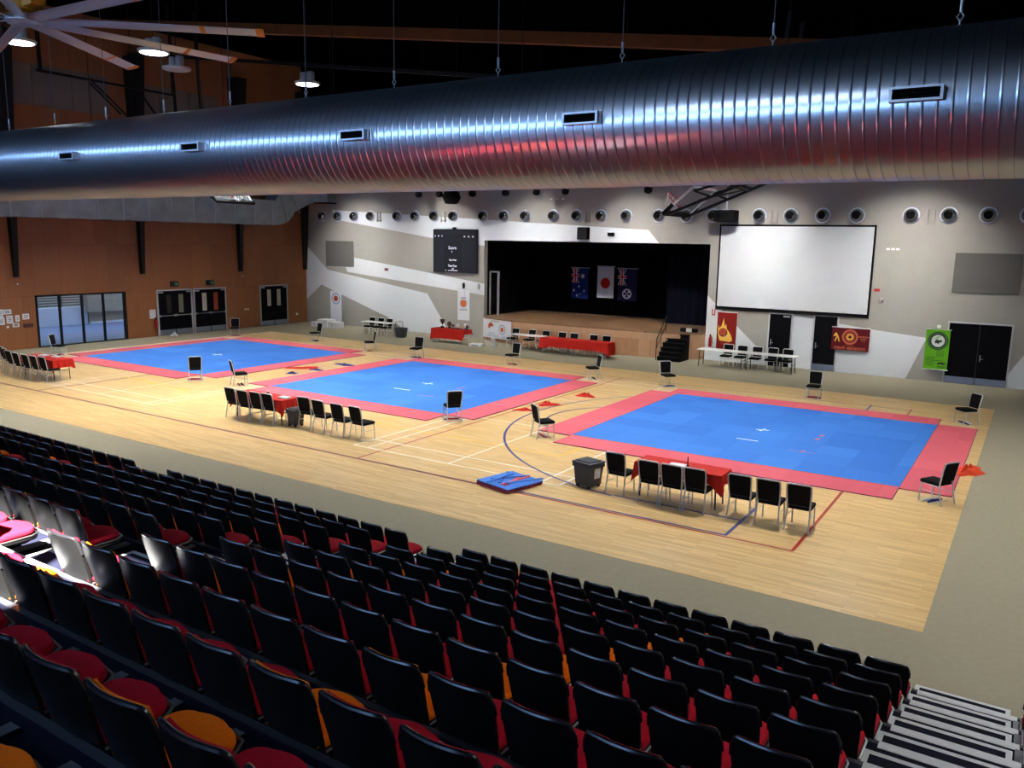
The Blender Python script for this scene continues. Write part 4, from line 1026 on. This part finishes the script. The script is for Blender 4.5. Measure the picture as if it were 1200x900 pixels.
# judges flag bundles and boards lying under the mat chairs
def bundle(x, y, rz, label, m1, m2):
    o = thing('judges_flags', label, 'flags', (x, y, zf(x, y)+.001), rz, 'judges flags under the mat chairs')
    rnd = random.Random(int(x*10+y))
    for k, m in enumerate((m1, m2)):
        p = [(-.26, -.06+.12*k, .03), (-.1, -.05+.12*k, .038), (.05, -.07+.11*k, .034), (.2, -.05+.12*k, .03)]
        MB().tube(p, [.02, .034, .03, .018], 8).build('rolled_flag', m, o, True)
    MB().tube([(-.3, -.09, .012), (.3, -.10, .012)], .010, 6).tube([(-.3, .10, .012), (.3, .09, .012)], .010, 6).build('stick', 'white', o)
for (x, y, f, lab), w, (m1, m2) in zip(CH, ('farther double doors', 'far edge of left mat', 'gap between left and middle mats', 'far corner of middle mat', 'middle mat before white table', 'stage steps and middle mat', 'far left corner of nearest mat', 'plated black door', 'wide black door', 'near right corner, beside orange cloth', 'near left corner of nearest mat', 'near tip of middle mat', 'middle red table', 'near tip of left mat', 'courtyard window'),
        [('cloth_blue', 'red_gloss'), ('cloth_blue', 'cloth_blue'), ('red_gloss', 'red_gloss'), ('cloth_blue', 'cloth_blue'), ('cloth_blue', 'red_gloss'), ('cloth_blue', 'white'), ('white', 'cloth_blue'), ('cloth_blue', 'red_gloss'), ('white', 'cloth_blue'), ('cloth_blue', 'white'), ('red_gloss', 'white'), ('red_gloss', 'white'), ('red_gloss', 'cloth_blue'), ('red_gloss', 'cloth_blue'), ('cloth_blue', 'red_gloss')]):
    bundle(x+.03*f[0], y+.03*f[1], math.atan2(f[1], f[0])-PI/2, 'judges flags lying under the chair at '+w, m1, m2)
g = 'cloths dropped beside the mats'
heap('red_cloth', 'red cloth heap on court between mats, farthest of three', 'cloth_red', 1.68, 9.75, .6, .4, .12, .3, 5, .0065, group=g)
heap('red_cloth', 'red cloth heap on court between mats, middle of three', 'cloth_red', 1.36, 7.60, .7, .36, .12, .5, 8, .0065, group=g)
heap('red_cloth', 'red cloth heap on court between mats, nearest of three', 'cloth_red', 1.18, 6.45, .66, .36, .07, .4, 11, .0065, group=g)
heap('orange_cloth', 'orange red cloth heap beside chair at nearest mat corner', 'cloth_orange', 13.55, 6.75, .55, 1.1, .18, -.4, 21, .004, group=g, lobes=4)
heap('red_cloth', 'long narrow red cloth lying between the left and middle mats', 'cloth_red', -10.6, 8.1, .5, 1.9, .05, -.75, 4, .0065, group=g, lobes=2)
heap('blue_cloth', 'small blue cloth between left and middle mats, nearest of three', 'cloth_blue', -9.85, 6.85, .6, .25, .07, .2, 6, .0065, group=g, lobes=2)
heap('blue_cloth', 'small blue cloth between left and middle mats, middle of three', 'cloth_blue', -9.75, 8.05, .7, .28, .07, .1, 7, .0065, group=g, lobes=2)
heap('blue_cloth', 'larger blue cloth between left and middle mats, farthest of three', 'cloth_blue', -9.85, 9.75, 1.1, .45, .07, .1, 9, .0065, group=g, lobes=2)

# ------------------------------------------------------------------ tables
def table_legs(o, w, d, h=.72, m='steel_black', nleg=((-1, -1), (1, -1), (-1, 1), (1, 1))):
    for a, b in nleg:
        MB().tube([(a*(w/2-.12), b*(d/2-.08), h), (a*(w/2-.10), b*(d/2-.07), 0)], .015, 8).build('leg', m, o)
def folding_table(x, y, w, d, label, m='alu', group=None):
    o = thing('folding_table', label, 'table', (x, y, zf(x, y)), 0, group)
    MB().rbox(-w/2, w/2, -d/2, d/2, .715, .745, .008).build('tabletop', 'table_white', o)
    table_legs(o, w, d, .715, m)
    for a in (-1, 1): MB().tube([(a*(w/2-.12), -d/2+.08, .35), (a*(w/2-.12), d/2-.08, .35)], .012, 6).build('leg_brace', m, o)
    return o
def cloth(x, y, w, d, drops, label, corner=0., z=.747, seed=1):
    """draped cloth: drops = (front, right, back, left) hang lengths, longer at the corners"""
    n = 40; top = []; rnd = random.Random(seed)
    per = []
    for k in range(n): per.append((-w/2+w*k/n, -d/2, 0, -1, drops[0], abs(k/n-.5)*2))
    for k in range(16): per.append((w/2, -d/2+d*k/16, 1, 0, drops[1], abs(k/16-.5)*2))
    for k in range(n): per.append((w/2-w*k/n, d/2, 0, 1, drops[2], abs(k/n-.5)*2))
    for k in range(16): per.append((-w/2, d/2-d*k/16, -1, 0, drops[3], abs(k/16-.5)*2))
    N = len(per); vs = []; fs = []
    for j in range(5):
        t = j/4
        for i, (px, py, nx, ny, h, c) in enumerate(per):
            hh = h+corner*max(0, (c-.72)/.28)**1.5
            fold = (.022*sin(i*1.35+seed)+.014*sin(i*2.3+1.7*seed))*t
            out = .010+.03*t+fold
            vs.append((px+nx*out+(px/w*2*.03*t if c > .8 else 0), py+ny*out+(py/d*2*.03*t if c > .8 else 0), z-.747+.002-hh*t))
    for j in range(4):
        for i in range(N):
            a, b = j*N+i, j*N+(i+1) % N; fs.append((a, b, b+N, a+N))
    fs.append(tuple(range(N)))
    mb = MB().add(vs, fs); o = mb.build('tablecloth', 'cloth_red', None, True); o.location = (x, y, z+zf(x, y))
    return tag(o, label, 'tablecloth', 'red tablecloths')
g = 'officials tables under red cloths'
folding_table(8.67, .66, 1.85, .62, 'folding table under the nearest red cloth', 'steel_black', g)
cloth(8.67, .66, 1.87, .64, (.20, .22, .20, .22), 'red tablecloth on nearest table with long drooping corner', .22, seed=1)
folding_table(-4.12, .62, 2.10, .60, 'folding table under the red cloth beside middle mat', 'steel_black', g)
cloth(-4.12, .62, 2.12, .62, (.22, .24, .20, .24), 'red tablecloth beside middle mat behind four chairs', .22, seed=2)
folding_table(-16.22, .74, 2.20, .72, 'folding table under the red cloth at far left edge', 'steel_black', g)
cloth(-16.22, .74, 2.22, .74, (.26, .28, .2, .24), 'red tablecloth on the far left table before courtyard window', .16, seed=3)
folding_table(-10.98, 18.72, 2.04, .74, 'folding table under the red cloth carrying trophies', 'alu', g)
cloth(-10.98, 18.72, 2.06, .76, (.50, .22, .2, .40), 'red tablecloth on the trophy table left of stage', .10, seed=4)
folding_table(-4.53, 18.78, 1.78, .72, 'left folding table under the long red cloth', 'alu', g); folding_table(-2.73, 18.78, 1.78, .72, 'right folding table under the long red cloth', 'alu', g)
cloth(-3.63, 18.78, 3.6, .74, (.40, .58, .2, .56), 'very long red tablecloth on tables below the stage', .10, seed=5)
folding_table(-6.46, 18.95, 1.9, .70, 'bare white folding table left of the long red cloth')
folding_table(-16.1, 18.78, 2.05, .62, 'small white folding table between podium and round bin')
folding_table(3.12, 19.70, 2.1, .72, 'white folding table under screen, nearer the red poster', 'steel_black'); folding_table(5.24, 19.70, 2.1, .72, 'white folding table under screen, nearer the plated door', 'steel_black')

# things on the tables
def tray(x, y, label, z=.752):
    o = thing('paper_tray', label, 'paper tray', (x, y, z+zf(x, y)), .1)
    MB().rbox(-.17, .17, -.12, .12, 0, .035, .01).build('tray_body', 'white', o); MB().box(-.14, .14, -.1, .1, .035, .042).build('paper_stack', 'paper', o)
    return o
tray(8.62, .50, 'white paper tray with pen pot on nearest red table')
pp = thing('pen', 'dark pen standing upright beside paper tray on nearest red table', 'pen', (8.80, .62, .752+.0065))
MB().lathe([(.03, 0), (.03, .02), (.012, .03), (.011, .18), (.004, .21)], n=8).build('pen_body', 'steel_black', pp)
tray(-3.3, .62, 'white paper sheets on the middle red table', .752)
pc2 = thing('pen_pot', 'small dark pen pot on the middle red table', 'pen pot', (-3.95, .60, .752+.0065))
MB().lathe([(.04, 0), (.045, .1), (.04, .1), (.035, .02)], n=12).build('pot', 'steel_black', pc2)
for q in range(3): MB().tube([(.01*q-.01, 0, .03), (.04*q-.05, .01*q, .17)], .005, 5).build('pen', 'white', pc2)
tray(-16.6, .85, 'white paper tray on the far left red table')
tray(-15.9, .95, 'thin sheets on far left red table behind chair backs', .752)
def trophy(x, y, z, h, label, m='gold_metal', plate_=False, base='steel_black'):
    o = thing('trophy', label, 'trophy', (x, y, z), 0, 'trophies on the red table')
    s = h/.4
    MB().rbox(-.06*s, .06*s, -.06*s, .06*s, 0, .08*s, .008).build('base', base, o)
    if plate_: MB().lathe([(.02*s, -.015), (.15*s, -.02), (.16*s, .0), (.15*s, .012), (.02*s, .01)], (0, 0, .24*s), 20, 0, 'y').build('plate', m, o, True)
    else:
        MB().lathe([(.015*s, .08*s), (.015*s, .16*s), (.05*s, .2*s), (.10*s, .32*s), (.11*s, .4*s), (.10*s, .4*s), (.06*s, .26*s)], n=14).build('cup', m, o, True)
        for a in (-1, 1): MB().tube([(a*.09*s, 0, .36*s), (a*.15*s, 0, .34*s), (a*.13*s, 0, .26*s), (a*.06*s, 0, .22*s)], .008, 6).build('handle', m, o, True)
tz = .752+.0065
for k, (x, h, m, pl) in enumerate(((-11.55, .55, 'bronze', False), (-11.15, .44, 'bronze', True), (-10.85, .26, 'bronze', False), (-10.6, .36, 'alu', True), (-10.35, .24, 'gold_metal', False), (-10.1, .38, 'white', False), (-9.95, .30, 'bronze', True))):
    trophy(x, 18.7+.08*(k % 2), tz, h*.82, '%s trophy on red table, %s from the left end' % (('tall dark', 'round dark plate', 'low dark', 'silver plate', 'low gold', 'white', 'small dark plate')[k], ORD[k+1]), m, pl)
for k, (x, y, h) in enumerate(((-9.0, 18.9, .30), (-8.6, 19.1, .42), (-8.3, 18.85, .28))):
    trophy(x, y, .002, h, 'white cup standing on carpet right of trophy table, %s from the table' % ORD[k+1], 'white', False, 'white')
fb = thing('flat_carton', 'flat white carton on carpet beside the trophy table', 'carton', (-9.25, 18.6, .001), .2)
MB().rbox(-.35, .35, -.25, .25, 0, .12, .01).build('carton_body', 'white', fb); MB().box(-.2, .2, -.252, -.25, .03, .09).build('carton_print', 'grey_text', fb)

# winners podium
pd = thing('winners_podium', 'white three-step winners podium in front of roll-up banner', 'podium', (-22.3, 19.66, 0))
for k, (a, b, h, num) in enumerate(((0, .64, .29, '2'), (.64, 1.42, .48, '1'), (1.42, 2.10, .36, '3'))):
    s = MB().rbox(a, b, -.06 if k == 1 else 0, .68, 0, h, .012).build('podium_step', 'white', pd)
    t = MB(); text(t, num, .22, ((a+b)/2, -.064 if k == 1 else -.004, h/2), 0, bold=.004); t.build('numeral', 'grey_text', s)

# bins
def bin_(x, y, rz, w, d, h, label, sticker=False):
    o = thing('rubbish_bin', label, 'bin', (x, y, zf(x, y)), rz, 'charcoal bins')
    mb = MB(); t = .84
    mb.hexa([(-w/2*t, -d/2*t, .06), (w/2*t, -d/2*t, .06), (w/2*t, d/2*t, .06), (-w/2*t, d/2*t, .06)], [(-w/2, -d/2, h), (w/2, -d/2, h), (w/2, d/2, h), (-w/2, d/2, h)])
    mb.rbox(-w/2-.02, w/2+.02, -d/2-.02, d/2+.02, h-.07, h, .012)
    for q in (-.25, .25): mb.hexa([(q*w-.02, -d/2*t-.012, .1), (q*w+.02, -d/2*t-.012, .1), (q*w+.02, -d/2*t, .1), (q*w-.02, -d/2*t, .1)], [(q*w-.02, -d/2-.012, h-.08), (q*w+.02, -d/2-.012, h-.08), (q*w+.02, -d/2, h-.08), (q*w-.02, -d/2, h-.08)])
    mb.build('bin_body', 'bin', o)
    MB().rbox(-w/2-.03, w/2+.03, -d/2-.03, d/2+.03, h, h+.05, .02).rbox(-w/2+.03, w/2-.03, -d/2+.04, d/2-.06, h+.05, h+.075, .012).tube([(-w/2+.05, d/2+.05, h+.02), (w/2-.05, d/2+.05, h+.02)], .016, 8).build('lid', 'bin', o)
    for a in (-1, 1):
        for b in (-1, 1): MB().lathe([(.045, -.015), (.045, .015)], (a*w*.34, b*d*.34, .045), 12, 0, 'x').build('castor', 'steel_black', o)
    if sticker: MB().hexa([(w/2*.9, -.06, .22), (w/2*.9+.012, -.06, .22), (w/2*.9+.012, .12, .22), (w/2*.9, .12, .22)], [(w/2*.97, -.06, .45), (w/2*.97+.012, -.06, .45), (w/2*.97+.012, .12, .45), (w/2*.97, .12, .45)]).build('label_sticker', 'white', o)
bin_(6.64, .36, -.25, .48, .46, .53, 'charcoal wheelie bin standing next to nearest red table', True)
bin_(-2.83, .60, .0, .34, .36, .46, 'charcoal bin behind a chair beside the middle red table')
bn = thing('round_bin', 'round charcoal tub beside small white table near the podium', 'bin', (-14.58, 18.95, .001))
MB().lathe([(.27, 0), (.31, .08), (.36, .44), (.38, .47), (.38, .51), (.34, .51), (.30, .12)], n=24).build('tub', 'bin', bn, True)
MB().tube([(-.36, 0, .48), (-.39, 0, .78), (-.2, .1, .86), (.02, .1, .84), (.05, .1, .50)], .014, 6).build('carry_handle', 'steel_black', bn)

# ------------------------------------------------------------------ tiered seating
PY, PZ, Y0R, D0 = .829, .289, -6.044, .185
def deck_z(k): return D0+PZ*k
def front_y(k): return -5.125-PY*k
XL, XR, XS = -22., 14.85, 13.86
for k in range(13):
    z, y1 = deck_z(k), front_y(k); y0 = y1-PY
    if k == 12: y0 = -16.9
    pf = thing('platform_tier', 'navy carpeted platform tier with silver nosing, %s up from the court' % ORD[k+1], 'platform', (0, y1, 0), 0, 'tiers of the seating platform')
    d = MB().box(XL, 19., y0-y1, 0, z-.05, z).box(XL, 19., -.03, 0, max(0, z-PZ), z-.05).build('deck', 'navy', pf)
    SEG = ((XL, -.12), (.88, 6.86), (7.87, XS), (14.86, 19.))
    for a, b in SEG: MB().box(a, b, -.045, .004, z-.012, z+.004).build('nosing', 'bracket_dark', d)
    for a, b in ((-.12, .88), (6.86, 7.87), (XS, 14.86)): MB().box(a, b, -.10, .006, z-.012, z+.006).build('aisle_nosing', 'nosing', d)
    if k < 12:
        for a, b in ((13.80, 14.80), (6.93, 7.80), (-.05, .82)):
            yf = .43; zt = z-PZ/2
            h = MB().box(a, b, yf-.05, yf, zt-.025, zt, 0).box(a, a+.05, 0, yf-.05, zt-.025, zt, 0).box(b-.05, b, 0, yf-.05, zt-.025, zt, 0).box(a+.05, b-.05, 0, yf-.05, zt-.025, zt-.002, 1)
            h.box(a+.03, b-.03, 0, yf-.06, max(0, zt-PZ/2), zt-.025, 1)
            hs = h.build('half_step', ['nosing', 'navy'], pf if k == 0 else prev_tier)
            if k: hs.location.y = -PY
    prev_tier = pf

# one tip-up auditorium seat (origin: middle of the seat, under the back's top edge, on the deck; faces +Y)
def shell_pt(u, v, off):
    w = .205+.022*v; H = .70-.016*abs(u)**3-.05*max(0, abs(u)-.80)**2*25*.5
    z = .24+(H-.24)*v; x = w*u*(1-.10*max(0, v-.86)/.14*abs(u)**8)
    y = .105*(1-v)-.012*(1-v)*0-.050*(1-u*u)*(.35+.65*v)+.028
    return (x, y+off, z)
def shell(t0, t1, um=1., v0=0., v1=1., nu=14, nv=10):
    vs = []; fs = []; W = nu+1
    for off in (t0, t1):
        for j in range(nv+1):
            for i in range(W): vs.append(shell_pt((-1+2*i/nu)*um, v0+(v1-v0)*j/nv, off))
    n = W*(nv+1)
    for j in range(nv):
        for i in range(nu):
            a = j*W+i; fs.append((a, a+1, a+1+W, a+W)); fs.append((n+a, n+a+W, n+a+1+W, n+a+1))
    for i in range(nu):
        a = i; fs.append((a, n+a, n+a+1, a+1)); a = nv*W+i; fs.append((a, a+1, n+a+1, n+a))
    for j in range(nv):
        a = j*W; fs.append((a, a+W, n+a+W, n+a)); a = j*W+nu; fs.append((a, n+a, n+a+W, a+W))
    return MB().add(vs, fs)
def pad_poly(w, y0, y1, r=.10):
    pts = [(-w*.90, y0), (w*.90, y0), (w*.97, y0+.02), (w, y0+.08)]
    for k in range(9):
        a = PI/2*k/8; pts.append((w-r+r*cos(a), y1-r-.02+r*sin(a)))
    for k in range(1, 6):
        t = 1-2*k/6; pts.append(((w-r)*t, y1-.02+.024*(1-t*t)))
    for k in range(9):
        a = PI/2+PI/2*k/8; pts.append((-(w-r)+r*cos(a), y1-r-.02+r*sin(a)))
    return pts+[(-w, y0+.08), (-w*.97, y0+.02)]
def soft_slab(poly, z0, z1, inset=.02):
    cx = sum(p[0] for p in poly)/len(poly); cy = sum(p[1] for p in poly)/len(poly); n = len(poly)
    def sc(f): return [(cx+(a-cx)*f, cy+(b-cy)*f) for a, b in poly]
    L_ = [(sc(.95), z0), (sc(1.), z0+(z1-z0)*.3), (sc(1.), z0+(z1-z0)*.62), (sc(.955), z1-.006), (sc(.86), z1)]
    vs = [(a, b, z) for p, z in L_ for a, b in p]; fs = []
    for j in range(len(L_)-1):
        for i in range(n):
            a, b = j*n+i, j*n+(i+1) % n; fs.append((a, b, b+n, a+n))
    fs += [tuple(range(n-1, -1, -1)), tuple(range((len(L_)-1)*n, len(L_)*n))]
    return MB().add(vs, fs)
def make_seat(pad):
    t = thing('auditorium_seat', 'x', 'seat', (0, 0, 0), 0, 'auditorium seats on the tiered platform')
    sh = shell(-.012, .012).build('back_shell', 'shell', t, True)
    rp = []
    for q in range(25):
        u = -1+2*q/24; p = shell_pt(u, 1., 0); rp.append((p[0], p[1], p[2]+.001))
    rp = [shell_pt(-1, .75, 0)]+[shell_pt(-1, .9, 0)]+rp+[shell_pt(1, .9, 0)]+[shell_pt(1, .75, 0)]
    MB().tube(rp, .0145, 8).build('rim', 'rim', sh, True)
    shell(.012, .038, .84, .16, .985).build('back_pad', pad, t, True)
    sp_ = soft_slab(pad_poly(.212, .10, .50), .285, .345).build('seat_pad', pad, t, True)
    pan = soft_slab(pad_poly(.226, .09, .515), .235, .287).build('seat_pan', 'shell', t, True)
    MB().tube([(-.222, .12, .283), (-.226, .40, .283), (-.17, .497, .283), (0, .525, .283), (.17, .497, .283), (.226, .40, .283), (.222, .12, .283)], .008, 6).build('pan_rim', 'alu', pan, True)
    MB().box(-.25, -.222, .06, .34, .02, .24).box(-.28, -.20, .02, .80, .0, .024).build('bracket', 'bracket', t)
    return t
protos = {}
seats_rows = {0: (-33, 13), 1: (-31, 13), 2: (-28, 12), 3: (-25, 12), 4: (-22, 12), 5: (-16, 9), 6: (-15, 9), 7: (-12, 9), 8: (-10, 9), 9: (-7, 9), 10: (-2, 8)}
ORANGE = {-20, -13, -7, -1, 5}
for k, (i0, i1) in seats_rows.items():
    for i in range(i0, i1+1):
        if i in (-3, -4, -17, -18, 10, 11): continue
        pad = 'orange_pad' if i in ORANGE else 'red_pad'
        x = 8.879+.5*i+.225; loc = (x, Y0R-PY*k, deck_z(k))
        col = 'orange' if i in ORANGE else 'red'
        row = ORD[k+1]+' row up from court'
        if i >= 12: w = ORD[i-11]+' seat right of silver stairs'
        elif i >= -2: w = ORD[10-i]+' seat left of silver stairs'
        elif i >= -16: w = ORD[-4-i]+' seat left of sunlit aisle'
        else: w = ORD[-18-i]+' seat left of far aisle'
        lab = 'black-backed seat with %s pad, %s, %s' % (col, row, w)
        if pad not in protos:
            t = make_seat(pad); t.location = loc; t['label'] = lab; protos[pad] = t
        else: dup(protos[pad], loc, 0, lab)

# ------------------------------------------------------------------ light
W = bpy.data.worlds.new('daylight'); bpy.context.scene.world = W; W.use_nodes = True
bg = W.node_tree.nodes['Background']; bg.inputs[0].default_value = (.55, .72, 1., 1); bg.inputs[1].default_value = 5.5
def area(name, loc, size, power, col=(1, 1, 1), spread=180, rot=(0, 0, 0)):
    l = bpy.data.lights.new(name, 'AREA'); l.shape = 'DISK'; l.size = size; l.energy = power; l.color = col; l.spread = math.radians(spread)
    o = bpy.data.objects.new(name, l); C.objects.link(o); o.location = loc; o.rotation_euler = rot
    return o
GRID = [(x, y, 8.5) for x in (-19.5, -13.5, -7.6, -2., 4., 10.) for y in (1.5, 7., 12.2, 17.5)]+[(16.8, y, 8.) for y in (-2.5, 2.5, 8.)]+[(17.6, -8.2, 8.2), (18.5, -11.5, 8.2)]  # side lamps outside the view are added fill for the court and seats
nm = ('first', 'second', 'third', 'fourth')
for k, (x, y, z) in enumerate(GRID):
    lamp(x, y, z, ('lit round high bay lamp hidden behind duct, %s of the roof grid' if x < 14 else 'unseen fill lamp added above the side walkway, %s in the lamp list') % ORD[k+1])
for k, (x, y, z) in enumerate(lampspots):
    p, sp_, rot = LAMP_W, SPREAD, (0, 0, 0)
    if z > 10: sp_ = 95
    elif y > 17: p, sp_, rot = LAMP_W*1.32, 86, (math.radians(37), 0, 0)      # the last row is aimed at the stage wall
    elif y < 2: p *= 1.25
    elif y > 11: p *= .85
    if x < -18 and y < 17: p, sp_ = p*.85, 108
    if x > 14: p = LAMP_W*(.6 if y > -4 else .55)
    area('lamp_light', (x, y, z-.05), .8, p, (1., .982, .955), sp_, rot)
su = bpy.data.lights.new('sun', 'SUN'); su.energy = SUN; su.angle = math.radians(.6); su.color = (1., .95, .88)
so = bpy.data.objects.new('sun', su); C.objects.link(so); so.location = (5, -30, 30)
d = Vector((-.35, .70, -.87)); so.rotation_euler = d.to_track_quat('-Z', 'Y').to_euler()

# ------------------------------------------------------------------ camera
cam = bpy.data.cameras.new('camera'); co = bpy.data.objects.new('camera', cam); C.objects.link(co)
cam.sensor_fit = 'HORIZONTAL'; cam.sensor_width = 36; cam.lens = 957.73/1200*36; cam.clip_start = .05; cam.clip_end = 300
fw = Vector((-.53180078, .8290773, -.17268112)); rt = Vector((.8399739, .54235658, .01712264)); up = Vector((-.10785073, .1359418, .98482894))
R = Matrix((rt, up, -fw)).transposed().to_4x4()
co.matrix_world = Matrix.Translation((14.57291, -15.18176, 5.30623)) @ R
sc = bpy.context.scene; sc.camera = co
sc.view_settings.view_transform = 'Standard'; sc.view_settings.look = 'None'; sc.view_settings.exposure = 0; sc.view_settings.gamma = 1
sc.view_settings.use_curve_mapping = False
sc.cycles.max_bounces = 8; sc.cycles.diffuse_bounces = 3; sc.cycles.glossy_bounces = 3; sc.cycles.transparent_max_bounces = 8
sc.cycles.caustics_reflective = False; sc.cycles.caustics_refractive = False; sc.cycles.sample_clamp_indirect = 6
